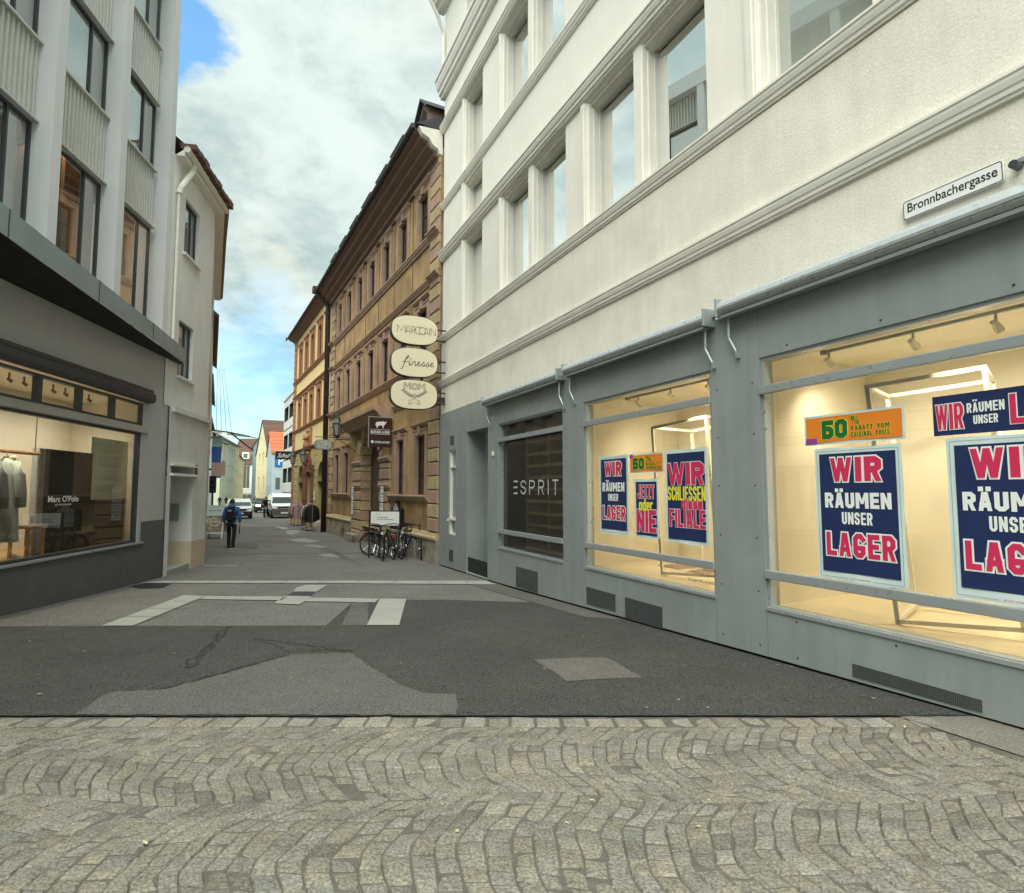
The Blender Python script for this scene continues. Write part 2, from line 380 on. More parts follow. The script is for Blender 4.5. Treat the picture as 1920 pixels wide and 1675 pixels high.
def wall(mb, u0, u1, z0, z1, ops=(), y=0., dep=.2, mi=None, rmi=None, zb=None):
    """front skin at y with rectangular openings (a,b,c,d) and their reveals going dep inward"""
    us = sorted({u0, u1, *[x for o in ops for x in o[:2] if u0 < x < u1]}); zs = sorted({z0, z1, *[x for o in ops for x in o[2:4] if z0 < x < z1]})
    for a, b in zip(us, us[1:]):
        for c, d in zip(zs, zs[1:]):
            if any(o[0] - 1e-6 <= a and b <= o[1] + 1e-6 and o[2] - 1e-6 <= c and d <= o[3] + 1e-6 for o in ops): continue
            ca, cb = (c, c) if not (zb and c == z0) else (zb(a), zb(b))
            mb.quad((a, y, ca), (b, y, cb), (b, y, d), (a, y, d), mi=mi)
    for o in ops:
        a, b, c, d = o[:4]; e = y + (o[4] if len(o) > 4 else dep); r = mi if rmi is None else rmi
        mb.quad((a, y, c), (a, y, d), (a, e, d), (a, e, c), mi=r); mb.quad((b, y, c), (b, e, c), (b, e, d), (b, y, d), mi=r)
        mb.quad((a, y, d), (b, y, d), (b, e, d), (a, e, d), mi=r); mb.quad((a, y, c), (a, e, c), (b, e, c), (b, y, c), mi=r)
    return mb


def framing(mb, a, b, c, d, y0, y1, w, mi=None):
    mb.box(a, a + w, y0, y1, c, d, mi); mb.box(b - w, b, y0, y1, c, d, mi); mb.box(a + w, b - w, y0, y1, c, c + w, mi); mb.box(a + w, b - w, y0, y1, d - w, d, mi); return mb


# ---- stroke lettering (all drawn here): 'd' = slanted bar with level ends, 'p' = bent bar, 'c' = closed bent bar
_O = [(0, .14), (.3, 0), (.7, 0), (1, .14), (1, .86), (.7, 1), (.3, 1), (0, .86)]
GL = {'W': (1.75, [('d', 0, 1, .26, 0), ('d', .26, 0, .5, 1), ('d', .5, 1, .74, 0), ('d', .74, 0, 1, 1)]),
      'I': (.0, [('p', [(.5, 0), (.5, 1)])]), 'L': (.85, [('p', [(0, 1), (0, 0), (1, 0)])]),
      'R': (1, [('p', [(0, 0), (0, 1), (.7, 1), (1, .86), (1, .6), (.7, .47), (0, .47)]), ('d', .55, .47, 1, 0)]),
      'P': (1, [('p', [(0, 0), (0, 1), (.7, 1), (1, .86), (1, .6), (.7, .46), (0, .46)])]),
      'A': (1.05, [('d', 0, 0, .42, 1), ('d', 1, 0, .58, 1), ('p', [(.15, .24), (.85, .24)])]),
      'U': (1, [('p', [(0, 1), (0, .14), (.3, 0), (.7, 0), (1, .14), (1, 1)])]),
      'M': (1.6, [('p', [(0, 0), (0, 1)]), ('p', [(1, 0), (1, 1)]), ('d', .1, 1, .5, .22), ('d', .9, 1, .5, .22)]),
      'E': (.9, [('p', [(1, 0), (0, 0), (0, 1), (1, 1)]), ('p', [(0, .5), (.88, .5)])]),
      'Ξ': (.8, [('p', [(0, 0), (1, 0)]), ('p', [(0, .5), (1, .5)]), ('p', [(0, 1), (1, 1)])]),
      'F': (.85, [('p', [(0, 0), (0, 1), (1, 1)]), ('p', [(0, .5), (.85, .5)])]),
      'N': (1.1, [('p', [(0, 0), (0, 1)]), ('p', [(1, 0), (1, 1)]), ('d', 0, 1, 1, 0)]),
      'S': (1, [('p', [(1, .82), (1, .87), (.7, 1), (.3, 1), (0, .86), (0, .66), (.25, .53), (.75, .47), (1, .34), (1, .14), (.7, 0), (.3, 0), (0, .13), (0, .2)])]),
      'G': (1, [('p', [(1, .84), (.7, 1), (.3, 1), (0, .86), (0, .14), (.3, 0), (.7, 0), (1, .14), (1, .38), (.62, .38)])]),
      'C': (1, [('p', [(1, .80), (1, .86), (.7, 1), (.3, 1), (0, .86), (0, .14), (.3, 0), (.7, 0), (1, .14), (1, .26)])]),
      'J': (.8, [('p', [(0, .25), (0, .14), (.3, 0), (.7, 0), (1, .14), (1, 1)])]), 'T': (.9, [('p', [(0, 1), (1, 1)]), ('p', [(.5, 1), (.5, 0)])]),
      'Z': (.9, [('p', [(0, 1), (1, 1)]), ('d', 1, 1, 0, 0), ('p', [(0, 0), (1, 0)])]), 'H': (1, [('p', [(0, 0), (0, 1)]), ('p', [(1, 0), (1, 1)]), ('p', [(0, .5), (1, .5)])]),
      'O': (1, [('c', _O)]), '0': (1, [('c', _O)]), 'D': (1, [('c', [(0, 0), (.7, 0), (1, .14), (1, .86), (.7, 1), (0, 1)])]),
      'B': (1, [('c', [(0, 0), (.7, 0), (1, .14), (1, .4), (.7, .5), (1, .6), (1, .86), (.7, 1), (0, 1)])]),
      '5': (1, [('p', [(1, 1), (0, 1), (0, .56), (.7, .56), (1, .42), (1, .14), (.7, 0), (0, 0), (0, .18)])]),
      'K': (1, [('p', [(0, 0), (0, 1)]), ('d', 0, .45, 1, 1), ('d', .3, .55, 1, 0)]), 'V': (1, [('d', 0, 1, .5, 0), ('d', 1, 1, .5, 0)]),
      '%': (1, [('c', [(0, .65), (.35, .65), (.35, 1), (0, 1)]), ('c', [(.65, 0), (1, 0), (1, .35), (.65, .35)]), ('d', .1, 0, .9, 1)]),
      'o': (.9, [('c', [(0, .06), (.2, 0), (.8, 0), (1, .06), (1, .64), (.8, .7), (.2, .7), (0, .64)])]),
      'd': (.9, [('p', [(1, .7), (.2, .7), (0, .64), (0, .06), (.2, 0), (1, 0)]), ('p', [(1, 0), (1, 1)])]),
      'e': (.9, [('p', [(1, 0), (.2, 0), (0, .06), (0, .64), (.2, .7), (.8, .7), (1, .64), (1, .35), (0, .35)])]),
      'r': (.6, [('p', [(0, 0), (0, .7)]), ('p', [(0, .6), (.3, .7), (1, .7)])]), 'i': (.0, [('p', [(.5, 0), (.5, .7)]), ('p', [(.5, .82), (.5, 1)])]),
      's': (.9, [('p', [(1, .7), (0, .7), (0, .35), (1, .35), (1, 0), (0, 0)])]),
      '&': (1, [('c', [(.2, .55), (.7, .55), (.7, 1), (.2, 1)]), ('c', [(0, 0), (.7, 0), (.7, .5), (0, .5)]), ('d', .5, .5, 1, 0)]), ' ': (.5, []), "'": (0, [('p', [(.5, .75), (.5, 1)])])}
GL['Ä'] = (1.05, GL['A'][1] + [('p', [(.08, 1.36), (.08, 1.37)]), ('p', [(.92, 1.36), (.92, 1.37)])])


def bent(pts, t, closed=False, ext=0.):
    P = [Vector(p) for p in pts]; n = len(P); L_ = []; R_ = []
    for i in range(n):
        a = P[i] - P[i - 1] if (i > 0 or closed) else None; b = P[(i + 1) % n] - P[i] if (i < n - 1 or closed) else None
        a = (a if a is not None else b).normalized(); b = (b if b is not None else a).normalized()
        na = Vector((-a.y, a.x)); nb = Vector((-b.y, b.x)); m = (na + nb); m = m / max(m.length, 1e-6); k = min(1 / max(m.dot(na), .4), 1.7)
        q = P[i].copy()
        if not closed and i == 0: q -= b * ext
        if not closed and i == n - 1: q += a * ext
        L_.append(q + m * t / 2 * k); R_.append(q - m * t / 2 * k)
    return L_, R_


def letters(mb, text, x0, x1, z0, z1, t, y, grow=0., gap=None, mi=None, seq=[0]):
    """condensed lettering filling x0..x1, z0..z1 on the plane y, facing -y"""
    n = len(text); tot = sum(GL[c][0] for c in text)
    gap = .22 * t if gap is None else gap
    t = min(t, (x1 - x0 - gap * (n - 1)) / (n + 1.62 * tot)); free = (x1 - x0) - t * n - gap * (n - 1); k = free / tot if tot else 0
    x = x0; zi0, zi1 = z0 + t / 2, z1 - t / 2
    for ch in text:
        w = GL[ch][0] * k
        X = lambda a: x + t / 2 + a * w
        Z = lambda b: zi0 + b * (zi1 - zi0)
        for st in GL[ch][1]:
            seq[0] = (seq[0] + 1) % 3; yy = y - .0006 * seq[0]; T = t + 2 * grow
            if st[0] == 'd':
                h = T * .56 * (.66 if ch in 'WM' else .8); a, b = X(st[1]), X(st[3]); za, zb_ = Z(st[2]), Z(st[4]); s = 1 if za < zb_ else -1; e = t / 2 + grow
                sl = (b - a) / (zb_ - za) if zb_ != za else 0; ea, eb = (s * e if st[2] in (0, 1) else 0), (s * e if st[4] in (0, 1) else 0)
                za -= ea; zb_ += eb
                mb.quad((a - h, yy, za), (a + h, yy, za), (b + h, yy, zb_), (b - h, yy, zb_), mi=mi)
            else:
                L_, R_ = bent([(X(p[0]) if GL[ch][0] else x + t / 2, Z(p[1])) for p in st[1]], T, st[0] == 'c', t / 2 + grow if st[0] == 'p' else 0)
                n = len(L_)
                for q in range(n if st[0] == 'c' else n - 1):
                    a, b = q, (q + 1) % n; ya = yy - .00006 * q; mb.quad((L_[a].x, ya, L_[a].y), (R_[a].x, ya, R_[a].y), (R_[b].x, ya, R_[b].y), (L_[b].x, ya, L_[b].y), mi=mi)
        x += t + w + gap


def script_text(s, x0, x1, z0, z1, y, mb, off=0., shear=0., mi=None):
    """writing in Blender's built-in face, as flat mesh"""
    cu = bpy.data.curves.new('writing', 'FONT'); cu.body = s; cu.offset = off; cu.shear = shear; cu.resolution_u = 4
    o = bpy.data.objects.new('writing', cu); COL.objects.link(o)
    me = bpy.data.meshes.new_from_object(o.evaluated_get(bpy.context.evaluated_depsgraph_get()))
    xs = [v.co.x for v in me.vertices]; zs = [v.co.y for v in me.vertices]; a, b, c, d = min(xs), max(xs), min(zs), max(zs)
    mb.add([(x0 + (v.co.x - a) / (b - a) * (x1 - x0), y, z0 + (v.co.y - c) / (d - c) * (z1 - z0)) for v in me.vertices], [tuple(p.vertices) for p in me.polygons], mi)
    bpy.data.objects.remove(o); bpy.data.curves.remove(cu); bpy.data.meshes.remove(me)


def stroke(mb, pts, t, y, mi=None, closed=False):
    L_, R_ = bent(pts, t, closed); n = len(L_)
    mb.add([(p.x, y, p.y) for p in L_] + [(p.x, y, p.y) for p in R_], [(i, (i + 1) % n, (i + 1) % n + n, i + n) for i in range(n if closed else n - 1)], mi)


def arc(cx, cz, rx, rz, a0, a1, n=10): return [(cx + rx * math.cos(R(a0 + (a1 - a0) * i / n)), cz + rz * math.sin(R(a0 + (a1 - a0) * i / n))) for i in range(n + 1)]


#@@ GROUND
# ------------------------------------------------------------------ ground, asphalt, cobbles
FR = Fr((-1.94, 16.0), (3.56, 4.17)); FB = Fr((-9.38, 29.9), (-2.0, 16.1)); FY = Fr((-15.4, 40.8), (-9.38, 29.9))
FL = Fr((-7.47, 8.65), (-8.09, 13.63)); FW = Fr((-8.09, 13.63), (-8.58, 16.26)); FS = Fr((-8.58, 16.26), (-11.85, 22.6))


def sheet(name, poly, z, m, kind=True):
    b = bmesh.new(); b.faces.new([b.verts.new((x, y, 0)) for x, y in poly])
    for k, _ in KN[1:-1]:
        bmesh.ops.bisect_plane(b, geom=b.verts[:] + b.edges[:] + b.faces[:], plane_co=(0, k, 0), plane_no=(0, 1, 0), dist=1e-5)
    for v in b.verts: v.co.z = gz(v.co.y) + z
    bmesh.ops.recalc_face_normals(b, faces=b.faces)
    for f in b.faces:
        if f.normal.z < 0: f.normal_flip()
    me = bpy.data.meshes.new(name); b.to_mesh(me); b.free(); me.materials.append(M[m])
    o = bpy.data.objects.new(name, me); COL.objects.link(o)
    return struct(o) if kind else o


sheet('ground', [(-400, -40), (400, -40), (400, 400), (-400, 400)], -.03, 'asph')
sheet('street', [(-9.5, 4.43), (4.0, 4.43), (6, 30), (-10, 120), (-60, 220), (-140, 220), (-70, 70), (-22, 30), (-9.5, 12)], 0, 'asph')
def wob(poly, amp=.03, step=.25):
    out = []
    for (x0, y0), (x1, y1) in zip(poly, poly[1:] + poly[:1]):
        n = max(1, int(math.hypot(x1 - x0, y1 - y0) / step))
        for i in range(n):
            t = i / n; out.append((x0 + (x1 - x0) * t + (rnd.uniform(-amp, amp) if i else 0), y0 + (y1 - y0) * t + (rnd.uniform(-amp, amp) if i else 0)))
    return out
sheet('asphalt_patch_road', [(-7.6, 4.43), (3.46, 4.43)] + [(1.01, 9.42), (.36, 9.92), (-1.11, 10.22), (-2.48, 10.16), (-2.68, 9.92), (-2.48, 7.9), (-7.42, 7.84)], .004, 'asphd')
sheet('asphalt_inlay_road', wob([(-3.24, 4.44), (-3.35, 4.98), (-2.97, 5.04), (-2.65, 5.6), (-2.41, 6.12), (-2.33, 6.28), (-1.73, 6.35), (-1.01, 5.24), (-.71, 4.95), (-.46, 4.92), (-.41, 4.44)], .016, .07), .008, 'asphm')
sheet('asphalt_square_road', wob([(.22, 6.07), (.97, 6.16), (1.19, 5.42), (.48, 5.3)], .02), .008, 'asphr')
sheet('asphalt_strip_road', wob([(-2.27, 7.9), (-2.66, 9.85), (-2.45, 10.02), (-1.91, 7.9)], .01), .008, 'asphm')
sheet('wall_edge_pavement', [(1.56, 8.3), (-.45, 12.7), (-.95, 12.45), (1.05, 8.5)], .008, 'asphm')
for pl in ([(-7.84, 12.45), (-7.64, 12.8), (-.58, 12.8), (-.33, 12.23), (-4.03, 12.42), (-6.27, 12.42)],
           [(-5.43, 7.84), (-5.97, 10.75), (-5.51, 10.61), (-5.01, 7.84)], [(-5.50, 10.61), (-4.0, 10.54), (-3.93, 10.1), (-5.4, 10.22)],
           [(-4.31, 11.82), (-4.23, 12.15), (-3.8, 12.12), (-3.71, 11.2), (-4.16, 11.2)], [(-4.09, 10.64), (-3.6, 10.58), (-3.46, 9.64), (-3.93, 9.75)],
           [(-3.58, 10.41), (-2.32, 10.28), (-2.28, 9.86), (-3.5, 9.98)], [(-2.3, 10.28), (-1.84, 10.28), (-1.5, 7.88), (-1.93, 7.88)]):
    sheet('stone_band_pavement', pl, .013, 'slab')
sheet('dark_slab_pavement', [(-4.13, 11.12), (-3.71, 11.12), (-3.62, 10.66), (-4.09, 10.7)], .008, 'asphd')
# joints across the slab band
jb = MB()
for k in range(9):
    x = -7.2 + k * .78; y0, y1 = 12.42, 12.79; jb.quad((x, y0, gz(y0) + .0155), (x + .012, y0, gz(y0) + .0155), (x + .012, y1, gz(y1) + .0155), (x, y1, gz(y1) + .0155))
for y in (8.5, 9.2, 9.9): jb.quad((-5.66, y, gz(y) + .0155), (-5.02, y, gz(y) + .0155), (-5.02, y + .015, gz(y) + .0155), (-5.66, y + .015, gz(y) + .0155))
struct(jb.build('slab_joint_pavement', 'asphd'))
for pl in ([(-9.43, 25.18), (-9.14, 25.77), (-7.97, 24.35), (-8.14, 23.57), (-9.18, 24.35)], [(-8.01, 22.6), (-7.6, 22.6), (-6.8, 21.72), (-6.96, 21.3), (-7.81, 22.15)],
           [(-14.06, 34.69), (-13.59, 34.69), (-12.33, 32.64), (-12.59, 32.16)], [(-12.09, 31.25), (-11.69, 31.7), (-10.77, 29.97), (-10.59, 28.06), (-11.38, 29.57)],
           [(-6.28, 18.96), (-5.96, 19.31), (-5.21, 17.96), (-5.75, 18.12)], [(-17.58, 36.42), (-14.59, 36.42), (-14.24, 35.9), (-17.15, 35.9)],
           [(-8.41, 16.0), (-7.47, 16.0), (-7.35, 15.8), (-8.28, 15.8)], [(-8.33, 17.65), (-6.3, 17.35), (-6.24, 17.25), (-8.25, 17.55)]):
    sheet('pale_sheen_pavement', wob(pl, .05, .4), .006, 'wet')  # pale colour stands for wet shine; the thin strips are pale setts
for pl in ([(-7.17, 21.93), (-6.35, 20.89), (-4.72, 17.35), (-3.76, 15.38), (-4.88, 17.35), (-6.02, 18.96)], [(-11.11, 23.08), (-10.83, 23.82), (-10.33, 23.82), (-9.14, 21.09), (-9.62, 21.09)],
           [(-9.2, 19.2), (-3.6, 19.6), (-3.6, 19.3), (-9.2, 18.9)], [(-10.4, 24.2), (-6.0, 24.6), (-6.0, 24.2), (-10.4, 23.8)], [(-11.8, 27.2), (-8.0, 27.4), (-8.0, 26.9), (-11.8, 26.7)], [(-15, 33), (-10.6, 31.6), (-10.8, 31), (-15, 32.2)]):
    sheet('repaired_asphalt_road', wob(pl, .03, .3), .004, 'asphp')
# cracks sealed with tar
ck = MB()
for pts in ([(-3.72, 7.85), (-3.66, 7.4), (-3.55, 7.1), (-3.42, 6.75), (-3.3, 6.3), (-3.28, 6.0), (-3.1, 5.75)], [(-3.1, 7.1), (-2.7, 6.75), (-2.4, 6.4), (-2.2, 6.5), (-1.9, 6.45), (-1.72, 6.42)],
            [(-2.33, 6.31), (-2.65, 5.63), (-2.97, 5.06)]):
    q = wob(pts + pts[-1:], .035, .06)[:-1]
    for (x0, y0), (x1, y1) in zip(q, q[1:]):
        w = rnd.uniform(.002, .010); a = math.atan2(y1 - y0, x1 - x0); nx, ny = -math.sin(a) * w, math.cos(a) * w; z = lambda y: gz(y) + .011
        ck.quad((x0 - nx, y0 - ny, z(y0)), (x1 - nx, y1 - ny, z(y1)), (x1 + nx, y1 + ny, z(y1)), (x0 + nx, y0 + ny, z(y0)))
struct(ck.build('asphalt_crack_road', 'crack'))
sheet('tar_seam_road', wob([(-7.7, 4.408), (3.5, 4.408), (3.5, 4.426), (-7.7, 4.426)], .009, .07), .010, 'tar')
sheet('wall_slab_pavement', [FR.p(12.75, -.01)[:2], FR.p(19.8, -.01)[:2], FR.p(19.8, -.55)[:2], FR.p(12.52, -.55)[:2]], .004, 'slabw')


def cobbles():
    V = []; F = []; T = []
    def ok(x, y):
        p = Vector((x, y, 0)) - FR.A; return p.dot(FR.y) < -.53 and x > -8.6
    def stone(c, tone, inset):
        h = rnd.uniform(-.007, .006); tx, ty = rnd.uniform(-.045, .045), rnd.uniform(-.045, .045); n = len(V)
        cx = sum(p[0] for p in c) / 4; cy = sum(p[1] for p in c) / 4
        def P(f, z): return [(cx + (x - cx) * f, cy + (y - cy) * f, gz(cy + (y - cy) * f) + z + h + tx * (x - cx) + ty * (y - cy)) for x, y in c]
        V.extend(P(.984, -.03)); V.extend(P(.958, -.006)); V.extend(P(.84, .002)); V.append((cx, cy, gz(cy) + .005 + h))
        for k in range(4):
            k1 = (k + 1) % 4
            F.extend([(n + k, n + k1, n + 4 + k1, n + 4 + k), (n + 4 + k, n + 4 + k1, n + 8 + k1, n + 8 + k), (n + 8 + k, n + 8 + k1, n + 12)])
        T.extend([tone] * 13)
    def tone():
        b = rnd.gauss(1, .075); r = rnd.random()
        if r < .04: b *= .72
        elif r < .08: b *= 1.1
        w = rnd.uniform(-.04, .05); return (b * (1 + w), b * (1 + w * .35), b * (1 - w), 1)
    # straight header course against the asphalt
    x = -8.5
    while x < 3.7:
        w = rnd.uniform(.16, .21)
        c = [(x + .004, 4.215 + rnd.uniform(-.012, .012)), (x + w - .004, 4.215 + rnd.uniform(-.012, .012)), (x + w - .006, 4.395 + rnd.uniform(-.016, .008)), (x + .006, 4.395 + rnd.uniform(-.016, .008))]
        if ok(x, 4.3): t = tone(); stone(c, tuple(v * 1.12 for v in t[:3]) + (1,), 0)
        x += w
    # segmental arcs
    width, rows = 1.0, 9
    top = 4.21
    wave = lambda q, x: 0 if q == 0 else .05 * math.sin(x * 2.1 + q * 1.7) + .03 * math.sin(x * 4.7 + q)
    for strip in range(5):
        sag = rnd.uniform(.20, .26); J = {}; xs = [-9.8 + rnd.uniform(0, .1)]
        while xs[-1] < 5.0: xs.append(xs[-1] + rnd.uniform(.088, .116))
        def node(i, k):
            if (i, k) not in J:
                f = i / rows; X = xs[k] - sag * (1 + .12 * math.sin(k * .3)) * (1 - (2 * f - 1) ** 2) + .018 * math.sin(i * 1.9 + k * .37)
                Y = top - strip * width - f * width + (1 - f) * wave(strip, X) + f * wave(strip + 1, X)
                J[i, k] = (X + rnd.uniform(-.013, .013), Y + (rnd.uniform(-.012, .012) if 0 < i < rows else 0))
            return J[i, k]
        def at(q, kk):
            i = min(int(q), rows - 1); f = q - i; a, b = node(i, kk), node(i + 1, kk); return (a[0] + (b[0] - a[0]) * f, a[1] + (b[1] - a[1]) * f)
        for k in range(len(xs) - 1):
            cuts = [0]; q = rnd.uniform(.55, 1.15)
            while q < rows - .5: cuts.append(q); q += rnd.uniform(.78, 1.14)
            cuts.append(rows)
            for a, b in zip(cuts, cuts[1:]):
                if b - a > 1.5: continue
                c = [at(b, k), at(b, k + 1), at(a, k + 1), at(a, k)]
                if ok(*c[0]) and ok(*c[2]): stone(c, tone(), 0)
    me = bpy.data.meshes.new('cobblestone_pavement'); me.from_pydata(V, [], F); me.materials.append(M['stone'])
    a = me.color_attributes.new('tone', 'FLOAT_COLOR', 'POINT'); a.data.foreach_set('color', [x for t in T for x in t])
    o = bpy.data.objects.new('cobblestone_pavement', me); COL.objects.link(o); struct(o)
    sheet('joint_sand_ground', [(-8.9, -1.3), (6.6, -1.3), (3.4, 4.42), (-8.9, 4.42)], -.0045, 'joint')


cobbles()
gr = tag(sheet('drain_grate', [(-7.76, 12.0), (-7.7, 12.36), (-7.15, 12.36), (-6.95, 11.75), (-7.4, 11.7)], .012, 'iron', False), 'flat dark iron drain cover set in the asphalt by the grey shop plinth', 'drain cover')
LV = [(-4.36, 5.49), (-3.88, 4.91), (-1.99, 5.37), (-3.59, 6.32), (.31, 5.69), (1.01, 6.94), (.86, 7.18), (1.03, 4.58), (1.5, 4.58), (1.33, 4.77), (2.71, 5.77), (2.6, 5.83), (2.74, 4.19), (2.9, 4.8), (-.26, 2.89), (-1.68, 2.79), (.27, 2.96), (.9, 2.93), (1.03, 3.18), (.42, 3.18), (-2.58, 4.13), (-5.2, 5.6), (-4.6, 6.4), (-5.6, 6.9), (-1.1, 5.9), (-6.0, 5.1)]
lf = MB(); lf.add([(-.022, 0, 0), (-.008, -.011, .004), (.012, -.009, .003), (.026, 0, .008), (.01, .01, .002), (-.01, .009, .005), (0, 0, -.001)], [(6, i, (i + 1) % 6) for i in range(6)])
leaf0 = tag(lf.build('fallen_leaf', 'leaf'), 'small dry pale leaf lying on the paving in front of the shops', 'leaf', 'fallen leaves on the ground')
for i, (x, y) in enumerate(LV):
    o = leaf0 if i == 0 else copy_tree(leaf0)
    o.location = (x, y, gz(y) + (.014 if y > 4.4 else .008)); o.rotation_euler = (0, 0, rnd.uniform(0, 6)); o.scale = (rnd.uniform(.45, .85),) * 3
#@@ R
# ------------------------------------------------------------------ white shop building on the right
Rb = thing('white_shop_building', 'white rendered town building with grey shopfront panels along the lane', 'building', FR.p(0), FR.rz)
RU1 = 20.2
PAIRS = [(4.12, 5.37), (5.54, 6.84), (7.54, 8.79), (8.95, 10.22), (11.0, 12.25), (12.41, 13.68), (14.45, 15.7), (15.86, 17.1), (17.9, 19.1)]
NAR = (1.72, 2.93)
ST1 = [(a, b, 5.815, 7.93) for a, b in PAIRS + [NAR]]
ST2 = [(a, b, 9.665, 11.73) for a, b in PAIRS + [NAR]]
ST1n = [(*NAR, 8.25, 9.42)]
ST3 = [(a, b, 13.5, 15.0) for a, b in PAIRS + [NAR]]
w = MB(); wall(w, 0, RU1, 5.6, 16.2, ST1 + ST2 + ST1n + ST3, 0, .30)
w.quad((0, 0, -1), (0, 10, -1), (0, 10, 16.2), (0, 0, 16.2)); w.quad((RU1, 0, -1), (RU1, 10, -1), (RU1, 10, 16.2), (RU1, 0, 16.2)); w.quad((0, 10, -1), (RU1, 10, -1), (RU1, 10, 16.2), (0, 10, 16.2))
w.build('wall', 'white', Rb)
w = MB(); wall(w, -.03, RU1, 3.52, 5.6, (), -.02); w.quad((-.03, -.02, 3.52), (-.03, .02, 3.52), (-.03, .02, 5.6), (-.03, -.02, 5.6)); w.quad((-.03, -.02, 3.52), (RU1, -.02, 3.52), (RU1, .3, 3.52), (-.03, .3, 3.52))
w.build('lower_wall', 'white2', Rb)


def cornice(name, z0, z1, d, x0=-.06, x1=RU1, m='trimw', y=0.):
    h = z1 - z0
    pr = [(y + .02, z0), (y - .35 * d, z0), (y - .38 * d, z0 + .12 * h), (y - .55 * d, z0 + .16 * h), (y - .60 * d, z0 + .34 * h), (y - .72 * d, z0 + .40 * h), (y - .86 * d, z0 + .62 * h), (y - .88 * d, z0 + .74 * h), (y - d, z0 + .80 * h), (y - d, z0 + .93 * h), (y - .9 * d, z0 + .95 * h), (y + .02, z1)]
    o = MB().prof(pr, x0, x1).build(name, m, Rb); return o


cornice('string_course', 4.37, 4.56, .085, y=-.02); cornice('sill_course', 5.62, 5.815, .10); cornice('head_course', 7.97, 8.22, .15)
cornice('sill_course', 9.48, 9.66, .10); cornice('head_course', 11.76, 11.96, .14); cornice('main_cornice', 12.8, 13.4, .28, -.1)
cornice('eaves_cornice', 15.5, 16.2, .55, -.2)
w = MB(); w.add([(-.3, -.6, 16.2), (RU1, -.6, 16.2), (RU1, 5, 20), (-.3, 5, 20)], [(0, 1, 2, 3)]); w.build('roof', 'roofd', Rb)
w = MB(); w.tube([(-.3, -.68, 16.25), (RU1, -.68, 16.25)], .08); w.build('gutter', 'lantm', Rb)
w = MB(); w.tube([(.25, -.68, 16.2), (.25, -.62, 15.6), (.2, -.3, 15.1), (.1, -.08, 14.7), (.1, -.08, 13.5)], .05); w.build('downpipe', 'trimw', Rb)
# window units: white casing, pilaster strip on the jamb, coated pane that mirrors the sky
def upper_window(a, b, c, d, pane='mirg', mull=None):
    m = MB(); framing(m, a, b, c, d, .20, .28, .075)
    m.box(a - .0, a + .035, .02, .20, c, d); m.box(a + .005, a + .05, .10, .19, c, d - .05); m.box(a, b, .05, .20, d - .06, d - .002); m.box(a, b, .14, .20, d - .11, d - .06)
    if mull: m.box(mull - .03, mull + .03, .19, .28, c + .07, d - .07)
    o = m.build('window', 'trimw', Rb)
    p = MB(); p.quad((a + .07, .245, c + .07), (b - .07, .245, c + .07), (b - .07, .245, d - .07), (a + .07, .245, d - .07)); p.build('pane', pane, o, fix=False)
for i, (a, b, c, d) in enumerate(ST1): upper_window(a, b, c, d, 'greyg' if i == 4 else 'mirg', 2.55 if a == NAR[0] else None)
for a, b, c, d in ST2 + ST1n + ST3: upper_window(a, b, c, d, 'mirg', 2.55 if a == NAR[0] else None)
def strip(x0, x1, z0, z1):
    m = MB(); m.prismz([(x0, .01), (x0, -.03), (x0 + .03, -.03), (x0 + .035, -.045), (x1 - .035, -.045), (x1 - .03, -.03), (x1, -.03), (x1, .01)], z0, z1); m.build('pilaster_strip', 'trimw', Rb)
for s0, s1 in ((3.95, 4.10), (7.37, 7.52), (10.83, 10.98), (14.28, 14.43)):
    for z0, z1 in ((5.82, 7.94), (9.67, 11.74)): strip(s0, s1, z0, z1)
for z0, z1 in ((5.82, 7.94), (8.25, 9.44), (9.67, 11.74)): strip(1.55, 1.70, z0, z1)
# --- grey panel shopfront
SW = [(4.03, 6.75), (7.44, 10.21), (10.92, 14.9)]
g = lambda u: FR.g(u) + .035
def panel(u0, u1, z0, z1, ops=(), y=-.05, screws=True):
    b = MB(); wall(b, u0 + .003, u1 - .003, g(u0) if z0 is None else z0, z1, ops, y, .055, zb=(lambda u: g(u)) if z0 is None else None)
    za, zb_ = (g(u0), g(u1)) if z0 is None else (z0, z0)
    b.quad((u0 + .003, y, za), (u0 + .003, y + .05, za), (u0 + .003, y + .05, z1), (u0 + .003, y, z1)); b.quad((u1 - .003, y, zb_), (u1 - .003, y + .05, zb_), (u1 - .003, y + .05, z1), (u1 - .003, y, z1))
    b.quad((u0 + .003, y, za), (u1 - .003, y, zb_), (u1 - .003, y + .05, zb_), (u0 + .003, y + .05, za)); b.quad((u0 + .003, y, z1), (u1 - .003, y, z1), (u1 - .003, y + .05, z1), (u0 + .003, y + .05, z1))
    if screws:
        for u in ((u0 + .1, u1 - .1) if u1 - u0 < 1 else [u0 + .35 + k * .95 for k in range(int((u1 - u0) / .95))]):
            for z in ([za + .12 + k * .55 for k in range(int((z1 - za) / .55))] if u1 - u0 < 1 else [z1 - .06, (g(u) if z0 is None else z0) + .06]):
                if all(not (o[0] - .02 < u < o[1] + .02 and o[2] - .02 < z < o[3] + .02) for o in ops): b.lathe([(.009, 0), (.006, .004)], (u, y - .001, z), 6, 1) if False else b.box(u - .008, u + .008, y - .003, y, z - .008, z + .008, 1)
    return b.build('cladding_panel', ['panel', 'panelj'], Rb)
panel(0, 3.47, None, 3.62, [(.78, 1.34, .40, 2.59), (2.1, 3.44, -.6, 2.95, .5)], screws=False)
panel(3.47, 4.03, None, 3.55)
